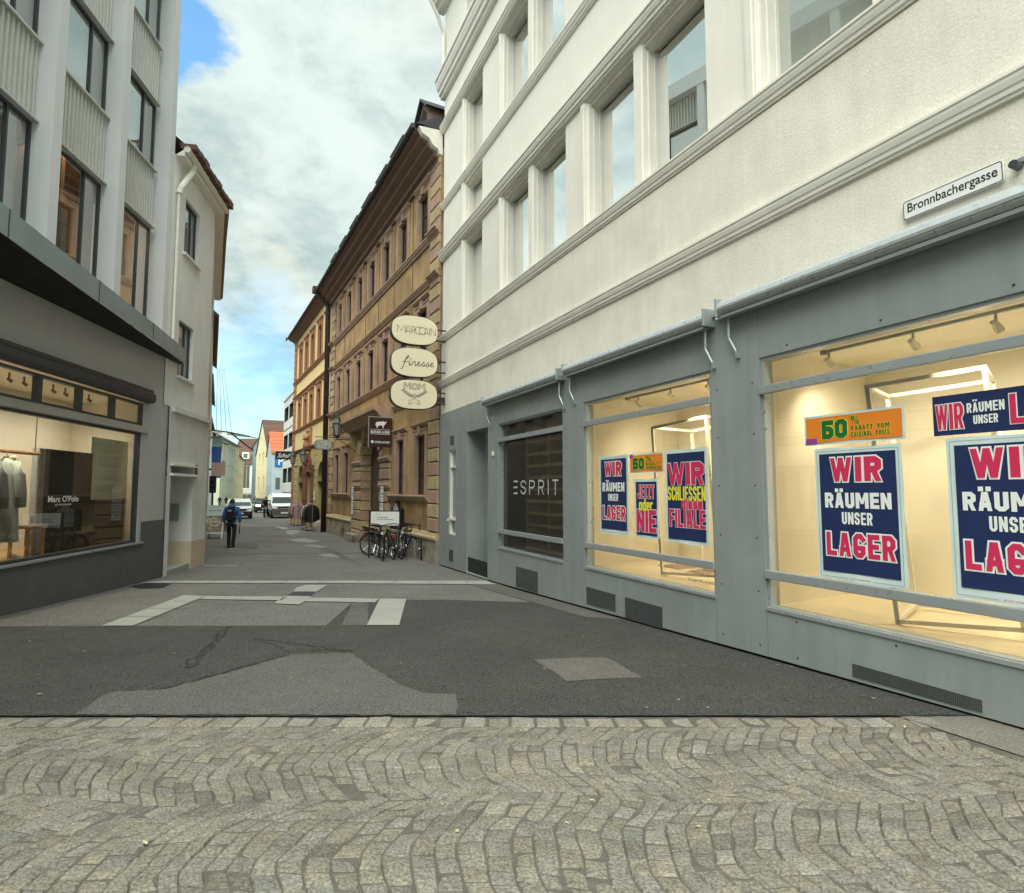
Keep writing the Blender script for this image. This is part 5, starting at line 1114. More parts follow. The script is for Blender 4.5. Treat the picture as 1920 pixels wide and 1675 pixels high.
t = inL('picture_card', 'small pale card standing on the oak stool', 'card', 1.28, .5, .957); m = MB(); m.box(0, .11, 0, .01, 0, .17); m.build('card', 'whl', t); m = MB(); m.box(.02, .09, -.002, -.0005, .04, .12); m.build('print', 'greyc', t)
t = inL('bottle', 'white bottle standing on the floor under the oak stool', 'bottle', 1.30, .52, .43); m = MB(); m.lathe([(.045, 0), (.05, .02), (.05, .16), (.02, .22), (.02, .27)], n=12); m.build('glass_body', 'whl', t, smooth=True); m = MB(); m.lathe([(.023, .27), (.023, .29)], n=10); m.build('cap', 'anth', t)
t = inL('shoe', 'cream sneaker on the wooden display floor below the coats', 'shoe', .62, .3, .425, rz=8)
m = MB(); n = 12; vs = []; rw = [(.0, .10, .30, 0), (.03, .105, .31, 0), (.06, .085, .28, 0), (.09, .06, .18, -.06), (.12, .05, .10, -.12)]
for z, b, a, ox in rw: vs += [(ox + .0 + a / 2 * math.cos(2 * math.pi * j / n) * 1.0 + .15, b / 2 * math.sin(2 * math.pi * j / n), z) for j in range(n)]
m.add(vs, [(i * n + j, i * n + (j + 1) % n, (i + 1) * n + (j + 1) % n, (i + 1) * n + j) for i in range(4) for j in range(n)] + [tuple(range(4 * n, 5 * n))]); m.build('upper', 'framew', t, smooth=True); m = MB(); m.box(.01, .29, -.05, .05, -.004, .018); m.build('sole', 'whl', t, bevel=.008)
t = inL('paper_card', 'white price card lying on the wooden display floor', 'card', 1.75, .2, .426); m = MB(); m.box(0, .4, 0, .14, 0, .012); m.build('card', 'whl', t)
#@@ HOUSES
# ------------------------------------------------------------------ white corner house
Wb = thing('white_corner_house', 'white rendered corner house with a recessed entrance beside the grey office building', 'building', FW.p(0), FW.rz)
ww = [(.36, 1.36, 4.33, 5.72), (.46, 1.46, 7.44, 8.85)]
w = MB(); wall(w, -.35, FW.L, 3.52, 9.55, ww, 0, .14); w.build('wall', 'housew', Wb)
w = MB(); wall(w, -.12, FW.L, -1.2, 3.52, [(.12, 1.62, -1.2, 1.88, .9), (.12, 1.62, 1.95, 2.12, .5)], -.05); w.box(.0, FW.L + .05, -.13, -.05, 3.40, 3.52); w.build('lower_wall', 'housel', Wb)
w = MB(); w.box(1.63, FW.L + .02, -.062, -.051, -1.2, .22); w.box(1.605, 1.619, -.05, .85, -1.2, .22); w.build('base_course', 'beige', Wb)
w = MB(); w.box(.02, 1.70, -.14, .0, 1.885, 1.948); w.box(.02, 1.70, -.14, -.05, 2.125, 2.17); w.build('door_lintel', 'trimw', Wb)
w = MB(); w.box(.12, .62, .70, .75, -.35, 1.88); w.build('house_door', 'brownf', Wb)
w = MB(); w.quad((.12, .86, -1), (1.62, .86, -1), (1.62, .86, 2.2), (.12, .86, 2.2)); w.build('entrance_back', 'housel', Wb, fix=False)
w = MB(); w.box(.12, 1.62, -.04, .86, -1.2, FW.g(.8) + .12); w.build('door_step', 'slab', Wb)
w = MB(); w.box(1.58, 1.60, .25, .5, .75, 1.2); w.build('doorbell_panel', 'alu', Wb)
for a, b, c, d in ww:
    f = MB(); framing(f, a, b, c, d, .08, .14, .05); f.box((a + b) / 2 + .12, (a + b) / 2 + .18, .085, .135, c + .05, d - .05); o = f.build('window', 'anth', Wb); p = MB(); p.quad((a, .12, c), (b, .12, c), (b, .12, d), (a, .12, d)); p.build('pane', 'greyg', o, fix=False); s = MB(); s.box(a - .08, b + .08, -.08, .08, c - .06, c - .001); s.build('sill', 'trimw', o)
# side face along the lane, eaves all round, tiled roof
Ws = Vector(FS.A); e1 = FS.p(8.6)
def toW(p): v = Vector(p) - FW.A; return (v.dot(FW.d), v.dot(FW.y), p[2])
a0 = toW(FS.p(0)); b0 = toW(FS.p(8.6)); w = MB(); w.quad((a0[0], a0[1], 3.52), (b0[0], b0[1], 3.52), (b0[0], b0[1], 9.55), (a0[0], a0[1], 9.55)); w.quad((b0[0], b0[1], -1), (-6, 9, -1), (-6, 9, 9.55), (b0[0], b0[1], 9.55)); w.build('side_wall', 'housew', Wb, fix=False)
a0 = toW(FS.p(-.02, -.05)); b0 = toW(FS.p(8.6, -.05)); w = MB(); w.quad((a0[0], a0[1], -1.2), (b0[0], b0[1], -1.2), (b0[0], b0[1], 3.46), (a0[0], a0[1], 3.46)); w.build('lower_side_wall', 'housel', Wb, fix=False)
def offs(fr, u, o, z): return toW(fr.p(u, -o, z))
o_ = .20
c_ = (FW.L + .18, -o_)
P_ = [(-.3, -o_), c_, offs(FS, 8.7, .24, 0)[:2]]; Q_ = [(-.3, .0), (FW.L, .0), offs(FS, 8.7, 0, 0)[:2]]
m = MB(); m.add([(x, y, 9.53) for x, y in Q_ + P_] + [(x, y, 9.70) for x, y in P_], [(0, 1, 4, 3), (1, 2, 5, 4), (3, 4, 7, 6), (4, 5, 8, 7), (0, 3, 6)]); m.build('eaves', 'trimw', Wb, fix=False)
m = MB(); m.tube([(P_[0][0], P_[0][1] - .05, 9.70), (c_[0] + .03, c_[1] - .05, 9.70)], .08); m.build('gutter', 'trimw', Wb)
b_ = P_[2]; m = MB(); m.tube([(c_[0] + .06, c_[1] + .0, 9.68), (b_[0] + .05, b_[1], 9.68)], .08); m.build('gutter', 'rust', Wb)
m = MB(); m.tube([(.25, -.25, 9.6), (.2, -.22, 9.4), (-.16, -.10, 8.8), (-.18, -.07, 8.65)], .065, 10); m.tube([(-.18, -.07, 8.65), (-.18, -.07, 4.9)], .03, 8); m.build('downpipe', 'trimw', Wb)
m = MB(); m.add([(P_[0][0], P_[0][1] - .1, 9.74), (c_[0] + .1, c_[1] - .1, 9.74), (b_[0] + .1, b_[1], 9.74), (-.3, 2.6, 12.2), (-1, 2.6, 12.2), (-4, 8, 12.2)], [(0, 1, 3), (1, 2, 5, 3)]); m.build('roof', 'rooft', Wb, fix=False)
m = MB()
for k in range(9): m.box(-.3 + k * .35, -.3 + k * .35 + .30, -.45, -.1, 9.72 + .03 * (k % 2), 9.84 + .03 * (k % 3))
m.build('roof_edge_tile', 'rooft', Wb)
m = MB()
for z0, z1 in ((4.4, 5.7), (7.4, 8.7)):
    for u in (1.6, 3.4, 5.2, 7.0):
        p0, p1, p2, p3 = [toW(FS.p(u + du, -.04, z)) for du, z in ((0, z0), (.9, z0), (.9, z1), (0, z1))]; m.quad(p0, p1, p2, p3)
m.build('side_shutter', 'anth', Wb, fix=False)
t = thing('house_number', 'small black house number plate beside the white house entrance', 'number plate', FW.p(1.72, -.055, 1.88), FW.rz); m = MB(); m.box(0, .14, -.02, 0, 0, .32); m.build('plate', 'ink', t); m = MB(); script_text('1', .05, .09, .10, .24, -.0215, m); m.build('numeral', 'whl', t)
#@@ FAR
def house(name, label, A, B, depth, ze, rh, wm, rm, wins=(), ridge='along', eave=.35, zb=-6, pane='farwin', frame='trimw', rise_l=None, extra=None, surround=.07):
    fr = Fr(A, B); L_ = fr.L; t = thing(name, label, 'building', fr.p(0), fr.rz); w = MB()
    wall(w, 0, L_, zb, ze, wins, 0, .18)
    w.quad((0, 0, zb), (0, depth, zb), (0, depth, ze), (0, 0, ze)); w.quad((L_, 0, zb), (L_, depth, zb), (L_, depth, ze), (L_, 0, ze)); w.quad((0, depth, zb), (L_, depth, zb), (L_, depth, ze), (0, depth, ze))
    if ridge == 'gable': w.quad((0, 0, ze), (L_, 0, ze), (L_ / 2, 0, ze + rh)); w.quad((0, depth, ze), (L_, depth, ze), (L_ / 2, depth, ze + rh))
    elif ridge == 'along': w.quad((0, 0, ze), (0, depth, ze), (0, depth / 2, ze + rh)); w.quad((L_, 0, ze), (L_, depth, ze), (L_, depth / 2, ze + rh))
    w.build('wall', wm, t, fix=False)
    r = MB(); e = eave; k = rh / (depth / 2) if ridge == 'along' else rh / (L_ / 2)
    if ridge == 'along':
        for s0, s1 in ((-e, depth / 2), (depth + e, depth / 2)): r.add([(-.1, s0, ze - e * k), (L_ + .1, s0, ze - e * k), (L_ + .1, s1, ze + rh), (-.1, s1, ze + rh), (-.1, s0, ze - e * k + .16), (L_ + .1, s0, ze - e * k + .16), (L_ + .1, s1, ze + rh + .16), (-.1, s1, ze + rh + .16)], [(0, 1, 2, 3), (4, 7, 6, 5), (0, 4, 5, 1), (0, 3, 7, 4), (1, 5, 6, 2)])
    elif ridge == 'gable':
        for s0, s1 in ((-e, L_ / 2), (L_ + e, L_ / 2)): r.add([(s0, -.15, ze - e * k), (s1, -.15, ze + rh), (s1, depth, ze + rh), (s0, depth, ze - e * k), (s0, -.15, ze - e * k + .16), (s1, -.15, ze + rh + .16), (s1, depth, ze + rh + .16), (s0, depth, ze - e * k + .16)], [(0, 1, 2, 3), (4, 7, 6, 5), (0, 4, 5, 1), (0, 3, 7, 4)])
    if ridge == 'flat': r.box(-.05, L_ + .05, -.08, depth, ze, ze + .25)
    r.build('roof', rm, t)
    for (a, b, c, d, *_) in wins:
        f = MB(); framing(f, a, b, c, d, .08, .16, surround); f.quad((a, .13, c), (b, .13, c), (b, .13, d), (a, .13, d), mi=1); f.box(a - surround, b + surround, -.05, .08, c - .08, c - .001)
        if b - a > .6: f.box((a + b) / 2 - .03, (a + b) / 2 + .03, .085, .155, c + surround, d - surround)
        f.build('window', [frame, pane], t, fix=False)
    return t, fr
def grid(L_, n, rows, w_, m0=.6):
    st = (L_ - 2 * m0) / n; return [(m0 + st * (k + .5) - w_ / 2, m0 + st * (k + .5) + w_ / 2, a, b) for a, b in rows for k in range(n)]
# row along the left side of the lane
house('grey_row_house', 'grey house with a brown eaves line just past the white corner house', FS.p(8.62), FS.p(20), 8, 8.9, 3.5, 'housel', 'rust', grid(11.3, 5, ((1.2, 2.8), (4.4, 5.9)), .9), eave=.22)
house('brown_eaved_house', 'narrow pale house with red brown shutters behind the traffic light', FS.p(20.05, .15), FS.p(34), 8, 8.4, 3.5, 'housel', 'rust', grid(13.8, 6, ((1.2, 2.8), (4.4, 5.9)), .9), eave=.22)
house('pale_corner_house', 'pale house front behind the blue banner at the bend of the lane', (-26.6, 50.2), (-46, 90), 8, 8.6, 3.0, 'housew', 'rooft', grid(44, 12, ((1.2, 3.2), (4.4, 6.2)), 1.0))
house('green_row_house', 'light green long house with two rows of narrow white windows at the bend', (-50.2, 100), (-56.2, 118), 10, 10.5, 3, 'ltgreen', 'rust', grid(18.9, 7, ((1.0, 3.4), (4.1, 6.1), (7.4, 9.6)), 1.1), pane='greyg')
house('narrow_yellow_house', 'narrow pale yellow house right after the light green one', (-56.3, 118.3), (-57.6, 122.5), 10, 10.6, 3, 'ltyel', 'rooft', grid(4.4, 2, ((.5, 2.6), (3.6, 5.6), (6.8, 8.8)), .9))
house('low_yellow_house', 'lower ochre yellow house with a brown roof beside the narrow yellow house', (-58.0, 123.5), (-66.0, 143), 10, 8.7, 3.2, 'ltyel', 'rooft', grid(21, 6, ((.3, 2.4), (3.2, 5.2)), 1.2))
t, fr = house('end_house', 'white house with tall grid windows and a red tiled roof closing the view', (-73, 150), (-62, 150), 11, 8.4, 6.6, 'housew', 'rooft', [(3.4, 5.6, 1.6, 7.9), (6.4, 7.8, 1.6, 7.9), (3.0, 6.6, -2.2, .6)], surround=.3)
m = MB(); m.box(7.1, 8.3, 3.6, 4.8, 12, 17); m.build('chimney', 'roofo', t)
m = MB(); m.box(3.1, 4.9, .3, 2.6, 9.4, 11.2); dmr = m.build('dormer', 'trimw', t); m = MB(); m.quad((3.5, .28, 9.7), (4.5, .28, 9.7), (4.5, .28, 10.8), (3.5, .28, 10.8)); m.build('dormer_window', 'farwin', dmr, fix=False)
house('blue_grey_house', 'tall narrow blue grey house with a dark gable roof', (-49.6, 111), (-43.5, 109), 9, 9.6, 4.2, 'bluegr', 'rooft', [], 'gable', .3)
house('yellow_gable_house', 'pale yellow house with a steep pointed gable beside the light blue house', (-43.6, 99), (-37.2, 88.5), 12, 7.4, 5.3, 'ltyel', 'rooft', [(3.0, 4.3, 5.6, 8.1), (7.2, 8.5, 5.6, 8.1), (2.6, 3.9, 1.2, 3.6), (8.0, 9.3, 1.2, 3.6), (2.4, 4.2, -3.2, .2), (5.4, 7.2, -3.2, .2)], 'gable', .25, frame='ltyel')
t, fr = house('light_blue_house', 'light blue gabled house with an orange tiled roof and a parking sign', (-36.3, 86), (-31.4, 76), 14, 6.4, 3.1, 'ltblue', 'roofo', [(2.6, 3.6, 2.2, 4.0), (6.4, 7.4, 2.2, 4.0)], 'gable', .2)
# side wall of the light blue house that faces the camera: windows, dark passage
ps = Fr((-31.4, 75.97), (-19, 82.0))
m = MB()
for u in (.5, 1.3, 2.1, 3.2): m.quad(*[tuple(Vector(ps.p(u + du, -.03, z))) for du, z in ((0, 1.6), (.55, 1.6), (.55, 3.1), (0, 3.1))])
inv = t.matrix_basis.inverted()
def loc2(tt, pts):
    from mathutils import Matrix
    mw = Matrix.Translation(tt.location) @ Matrix.Rotation(tt.rotation_euler[2], 4, 'Z'); i = mw.inverted(); return [tuple(i @ Vector(p)) for p in pts]
m.v = loc2(t, m.v); m.build('side_window', 'farwin', t, fix=False)
m = MB(); m.quad(*loc2(t, [ps.p(.3, -.04, -3), ps.p(5, -.04, -3), ps.p(5, -.04, -.55), ps.p(.3, -.04, -.55)])); m.build('passage', 'dshop', t, fix=False)  # flat dark sheet on the wall, painted shade of the ground floor recess
t = thing('parking_sign', 'square blue parking sign with a white letter on the light blue house', 'parking sign', ps.p(.35, -.08, 4.6), ps.rz); m = MB(); m.box(0, 1.5, -.06, .04, 0, 1.45); m.build('board', 'bluep', t); m = MB(); letters(m, 'P', .42, 1.06, .18, 1.28, .19, -.064); m.build('lettering', 'whl', t)
# white parking garage
gw = [(1.2 + k * 3.9, 4.3 + k * 3.9, z, z + 1.35, 1.6) for k in range(2) for z in (1.9, 5.0, 7.6)] + [(1.0, 2.4, -2.5, .6, 1.6), (3.4, 6.6, -2.5, .6, 1.6)]
t = thing('parking_garage', 'white concrete parking garage with dark open decks behind the yellow house', 'building', (-22.7, 57.5, 0), 0); fg = Fr((-22.7, 57.5), (-18.6, 49.7)); t.rotation_euler = (0, 0, fg.rz)
w = MB(); wall(w, 0, fg.L, -3, 10.2, [(.4, 3.6, z, z + 1.35, 1.6) for z in (2.2, 5.4, 8.1)] + [(4.2, 8.0, z, z + 1.35, 1.6) for z in (2.2, 5.4, 8.1)] + [(.8, 2.9, -3, .75, 1.6), (4.4, 7.6, -3, .75, 1.6)], 0, 1.6, rmi=1); w.quad((0, 0, -3), (0, 12, -3), (0, 12, 10.2), (0, 0, 10.2)); w.quad((fg.L, 0, -3), (fg.L, 12, -3), (fg.L, 12, 10.2), (fg.L, 0, 10.2)); w.build('wall', ['garage', 'dshop'], t, fix=False)  # white reveals and deck back coloured dark to stand for their shade
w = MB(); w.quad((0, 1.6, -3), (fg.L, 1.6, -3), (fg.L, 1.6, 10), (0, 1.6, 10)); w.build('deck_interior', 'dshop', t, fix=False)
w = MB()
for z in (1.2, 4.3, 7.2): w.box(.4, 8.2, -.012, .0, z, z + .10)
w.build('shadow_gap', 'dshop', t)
w = MB(); w.box(-.1, fg.L + .1, -.1, 12, 10.2, 10.4); w.build('parapet', 'garage', t)
#@@ STREET
# ------------------------------------------------------------------ glass canopy, signs and banners along the far left side
t = thing('glass_canopy', 'green glass canopy hung on steel cables above the banner', 'canopy', (-21.3, 41.0, 5.6), R(-25))
m = MB(); m.add([(0, -1.6, .15), (2.9, -.8, -.25), (3.5, 1.4, -.5), (0, 1.4, -.1), (0, -1.6, .17), (2.9, -.8, -.23), (3.5, 1.4, -.48), (0, 1.4, -.08)], [(0, 1, 2, 3), (4, 7, 6, 5), (0, 4, 5, 1), (1, 5, 6, 2)]); m.build('glass_sheet', 'teal', t, fix=False)
m = MB(); m.tube([(0, -1.6, .2), (2.9, -.8, -.2), (4.3, -.4, -.5)], .05, 6); m.tube([(2.9, -.8, -.22), (2.6, 1.4, -1.3)], .05, 6); m.tube([(0, -1.6, .1), (0, 1.4, -.8)], .05, 6); m.build('frame', 'anth', t)
for k in range(4): m = MB(); m.tube([(.0 + k * .22, .3, 4.6), (1.8 + k * .36, -1.0 + k * .1, -.05 - k * .02)], .02, 5); m.build('cable', 'alu', t)
t = thing('pink_projecting_sign', 'pink square projecting sign with a round emblem above the traffic light', 'shop sign', FS.p(14.6, -.15, 2.25), FS.rz + R(90)); m = MB(); m.box(-.62, 0, -.08, .08, 0, .66); m.prism([(-.62, .661), (-.40, .661), (-.5, .78), (-.58, .78)], -.07, .07); m.build('box', 'pinks', t); m = MB(); stroke(m, arc(-.28, .32, .17, .19, -100, 150, 12), .03, -.083); stroke(m, arc(-.28, .32, .07, .09, 0, 330, 10), .025, -.083); m.build('emblem', 'brink', t); m = MB(); m.box(0, .15, -.02, .02, .28, .36); m.build('bracket', 'anth', t)
t = thing('traffic_light', 'black traffic light on a thin pole in front of the row houses', 'traffic light', (-16.95, 33.0, gz(33))); m = MB(); m.tube([(0, 0, 0), (0, 0, 2.2)], .05, 8); m.build('pole', 'lantm', t); m = MB(); m.box(-.15, .15, -.12, .12, 2.0, 2.95); m.build('housing', 'ink', t, bevel=.02)
for k in range(3): m = MB(); m.tube([(0, -.12, 2.18 + k * .28), (0, -.2, 2.18 + k * .28)], .10, 10); m.build('lens', 'anth', t)
t = thing('banner', 'long blue and white banner hanging beside the glass canopy', 'banner', (-20.9, 40.4, 2.35), R(10)); m = MB(); n = 8; m.add([(x, .06 * math.sin(j * .9 + x * 3), 2.9 * j / n) for j in range(n + 1) for x in (0, .62)], [(2 * j, 2 * j + 1, 2 * j + 3, 2 * j + 2) for j in range(n)]); m.m = [1 if j > 5 else 0 for j in range(n)]; m.build('cloth', ['flag', 'flagw'], t, smooth=True); m = MB(); m.tube([(-.6, 0, 2.92), (.66, 0, 2.92)], .03, 6); m.build('pole', 'alu', t)
t = thing('sandwich_board', 'white framed sandwich board with a large food photo on the pavement by the row houses', 'sandwich board', (-13.1, 25.9, gz(25.9)), R(3))
def lean(pts, s=1): return [(x, y + s * (.30 - .21 * z), z) for x, y, z in pts]
for s, nm in ((-1, 'front_panel'), (1, 'rear_panel')):
    m = MB()
    for x in (-.42, .36): m.box(x, x + .06, -.02, .02, 0, 1.44)
    for z in (.22, 1.0, 1.40): m.box(-.36, .36, -.018, .018, z, z + .05)
    m.v = lean(m.v, s); f = m.build(nm, 'whl', t)
    m = MB(); m.box(-.36, .36, -.01, .01, .27, 1.0, 0); m.box(-.36, .36, -.01, .01, 1.05, 1.40, 1); m.v = lean(m.v, s); m.build('poster', ['photo', 'paper'], f)
    if s < 0: m = MB(); stroke(m, arc(.05, .66, .22, .10, 0, 300, 14), .06, -.014); stroke(m, arc(-.02, .80, .15, .07, 20, 340, 12), .05, -.0145); m.v = lean(m.v, s); m.build('food_print', 'tanc', f); m = MB(); script_text('Mittagstisch', -.3, .3, 1.15, 1.3, -.0145, m) if False else m.box(-.3, .25, -.014, -.0105, 1.2, 1.24); m.v = lean(m.v, s); m.build('print_line', 'greyc', f)
# ------------------------------------------------------------------ bicycles
def bicycle(name, label, x, y, rz, frame, group='bicycles parked by the brown building', z=None, lean_=0):
    t = thing(name, label, 'bicycle', (x, y, gz(y) if z is None else z), rz, group); t.rotation_euler[0] = lean_
    for wx in (-.53, .53):
        m = MB(); m.ring((wx, 0, .35), .325, .021, n=28, m=6); wh = m.build('wheel', 'tyre', t)
        m = MB(); m.ring((wx, 0, .35), .30, .010, n=28, m=5); m.tube([(wx, -.05, .35), (wx, .05, .35)], .022, 8); m.build('rim', 'chrome', wh)
        m = MB()
        for k in range(10): a = 2 * math.pi * k / 10; m.tube([(wx + .02 * math.cos(a), .02 * (-1) ** k, .35 + .02 * math.sin(a)), (wx + .3 * math.cos(a), 0, .35 + .3 * math.sin(a))], .0025, 4)
        m.build('spokes', 'chrome', wh)
        m = MB(); m.tube([(wx + .375 * math.cos(a), 0, .35 + .375 * math.sin(a)) for a in [R(q) for q in (range(20, 171, 15) if wx < 0 else range(40, 141, 15))]], .018, 5); m.build('mudguard', 'blackc', t)
    bb = (-.07, 0, .30); st = (-.20, 0, .82); hd = (.36, 0, .86); hb = (.40, 0, .72)
    m = MB(); m.tube([bb, st], .018, 7); m.tube([bb, hb], .021, 7); m.tube([(-.18, 0, .74), hd], .018, 7); m.tube([hd, hb], .022, 7)
    for s in (-.05, .05): m.tube([bb, (-.53, s, .35)], .011, 6); m.tube([(-.19, 0, .77), (-.53, s, .35)], .010, 6); m.tube([hb, (.42, s, .66), (.53, s, .35)], .013, 6)
    m.build('frame', frame, t)
    m = MB(); m.tube([(-.20, 0, .80), (-.23, 0, .95)], .014, 7); sp_ = m.build('seat_post', 'chrome', t)
    m = MB(); m.add([(-.38, -.08, .97), (-.38, .08, .97), (-.22, .06, .985), (-.08, .015, .97), (-.08, -.015, .97), (-.22, -.06, .985), (-.36, -.06, .93), (-.36, .06, .93), (-.1, 0, .94)], [(0, 1, 2, 5), (5, 2, 3, 4), (0, 6, 7, 1), (1, 7, 2), (2, 7, 8, 3), (0, 5, 6), (5, 4, 8, 6), (3, 8, 4), (6, 8, 7)]); m.build('saddle', 'blackc', t, smooth=True)
    m = MB(); m.tube([hd, (.345, 0, 1.0)], .015, 7); m.tube([(.25, -.30, 1.03), (.30, -.24, 1.05), (.37, -.06, 1.02), (.37, .06, 1.02), (.30, .24, 1.05), (.25, .30, 1.03)], .013, 7); m.build('handlebar', 'blackc', t)
    m = MB(); m.ring((-.07, -.05, .30), .085, .012, n=16, m=5); m.tube([(-.07, -.06, .30), (-.02, -.10, .14)], .01, 5); m.tube([(-.07, .06, .30), (-.12, .10, .46)], .01, 5); m.box(-.06, .02, -.15, -.07, .125, .145); m.box(-.16, -.08, .07, .15, .455, .475); m.build('crank', 'chrome', t)
    m = MB(); m.box(-.72, -.30, -.07, .07, .74, .755); m.tube([(-.66, -.06, .74), (-.53, -.06, .36)], .006, 5); m.tube([(-.66, .06, .74), (-.53, .06, .36)], .006, 5); m.build('luggage_rack', 'chrome', t)
    m = MB(); m.tube([(.44, 0, .80), (.50, 0, .80)], [.03, .04], 8); m.build('front_lamp', 'lampc', t)
    m = MB(); m.box(-.74, -.70, -.04, .04, .66, .72); m.build('rear_reflector', 'redl', t)
    return t
bicycle('bicycle', 'dark bicycle on the portal side of the rack, its wheel seen from the side', -4.12, 19.05, R(38), 'blackc', lean_=.05)
bicycle('bicycle', 'black bicycle pointing at the camera in front of the white rack board', -3.93, 17.52, R(-70), 'blackc', lean_=.03)
bicycle('bicycle', 'bicycle with a silver frame in the middle of the bike rack', -3.50, 17.98, R(-66), 'chrome', lean_=-.03)
bicycle('bicycle', 'dark blue bicycle beside the silver one at the bike rack', -3.22, 18.2, R(-60), 'navyf', lean_=.04)
bicycle('bicycle', 'bicycle with its red reflector turned to the camera by the wall', -2.98, 18.25, R(118), 'blackc', lean_=-.06)
bicycle('bicycle', 'dark bicycle half hidden behind the white board', -4.18, 18.2, R(-62), 'carbr', lean_=.02)
bicycle('bicycle', 'black bicycle between the silver one and the one at the front', -3.72, 17.9, R(112), 'blackc', lean_=-.04)
bicycle('bicycle', 'grey bicycle leaning toward the wall behind the silver one', -3.42, 18.55, R(-52), 'carbr', lean_=.06)
bicycle('bicycle', 'black bicycle nearest to the stone plinth of the brown building', -2.78, 17.75, R(-78), 'blackc', lean_=.05)
t = thing('rack_board', 'white information board on dark posts above the parked bicycles', 'notice board', (-4.33, 17.9, gz(17.9)), R(-6))
m = MB(); m.prism(rrect(0, .92, .97, 1.42, .05), -.015, .015); m.build('board', 'whl', t); m = MB(); stroke(m, rrect(.0, .92, .97, 1.42, .05), .03, -.017, closed=True); m.build('frame', 'ink', t)
for x in (-.03, .93): m = MB(); m.tube([(x, 0, 0), (x, 0, 1.44)], .025, 8); m.build('post', 'ink', t)
m = MB(); m.box(.20, .56, -.018, -.0155, 1.22, 1.245); m.box(.20, .72, -.018, -.0155, 1.16, 1.18); m.build('print_line', 'greyc', t); m = MB(); m.box(.16, .22, -.018, -.0155, 1.30, 1.36); m.box(.26, .31, -.018, -.0155, 1.30, 1.36); m.box(.08, .13, -.018, -.0155, 1.22, 1.27); m.box(.08, .13, -.018, -.0155, 1.14, 1.19); m.build('green_mark', 'ltgreen', t)
# ------------------------------------------------------------------ clothes racks with jackets
def rack(x, y, rz, L_, label, jackets):
    t = thing('clothes_rack', label, 'clothes rack', (x, y, gz(y)), rz, 'clothes racks outside the yellow house')
    m = MB(); m.tube([(0, 0, 1.42), (L_, 0, 1.42)], .02, 7); m.build('rail', 'chrome', t)
    for xx in (0, L_): m = MB(); m.tube([(xx, 0, 1.43), (xx, 0, .12)], .02, 7); m.tube([(xx, -.26, .10), (xx, .26, .10)], .02, 7); m.build('post', 'chrome', t)
    m = MB(); m.tube([(0, 0, .14), (L_, 0, .14)], .018, 7); m.build('base_bar', 'chrome', t)
    for xx in (0, L_):
        for yy in (-.24, .24): m = MB(); m.ring((xx, yy, .045), .03, .018, 'x', 12, 6); m.build('castor', 'ink', t)
    ca, sa = math.cos(rz), math.sin(rz)
    for k, (c, lab) in enumerate(jackets):
        u = .1 + k * (L_ - .2) / max(1, len(jackets) - 1)
        j = thing('jacket', lab, 'jacket', (x + u * ca, y + u * sa, gz(y) + 1.40), rz + R(90 + rnd.uniform(-6, 6)), 'jackets on the clothes racks')
        m = MB(); rows = [(-.03, .07, .03), (-.07, .17, .05), (-.16, .25, .07), (-.40, .26, .08), (-.75, .28, .08), (-.95, .27, .07)]; n = 12; vs = []
        for z, a, b in rows: vs += [(a * math.copysign(abs(math.cos(2 * math.pi * q / n)) ** .8, math.cos(2 * math.pi * q / n)), b * math.sin(2 * math.pi * q / n), z) for q in range(n)]
        m.add(vs, [(i * n + q, i * n + (q + 1) % n, (i + 1) * n + (q + 1) % n, (i + 1) * n + q) for i in range(5) for q in range(n)]); m.build('jacket_body', c, j, smooth=True)
        for s in (-1, 1): m = MB(); m.tube([(s * .20, 0, -.12), (s * .30, 0, -.30), (s * .34, 0, -.62), (s * .33, 0, -.82)], [.07, .075, .065, .055], 8); m.build('sleeve', c, j, smooth=True)
        m = MB(); m.tube([(0, 0, -.04), (0, 0, .03), (.025, 0, .05)], .006, 5); m.build('hanger', 'chrome', j)
rack(-11.25, 32.15, R(-61), 1.5, 'metal clothes rack with dark and olive jackets, nearer one', [('blackc', 'black jacket at the far end of the nearer clothes rack'), ('greyc', 'grey jacket on the nearer clothes rack'), ('tanc', 'cream jacket on the nearer clothes rack'), ('blackc', 'black jacket between cream and olive ones on the nearer rack'), ('olive', 'olive jacket behind the front black ones'), ('olive', 'second olive jacket right behind the front black ones'), ('blackc', 'black jacket second from the near end of the nearer rack'), ('blackc', 'large black jacket at the near end of the nearer rack')])
rack(-13.6, 36.6, R(-61), 1.3, 'metal clothes rack with mauve clothes, farther one', [('mauve', 'mauve jacket at the far end of the farther clothes rack'), ('mauve', 'mauve jacket in the middle of the farther clothes rack'), ('blackc', 'black jacket on the farther clothes rack'), ('mauve', 'mauve jacket second from the near end of the farther rack'), ('mauve', 'mauve jacket at the near end of the farther rack')])
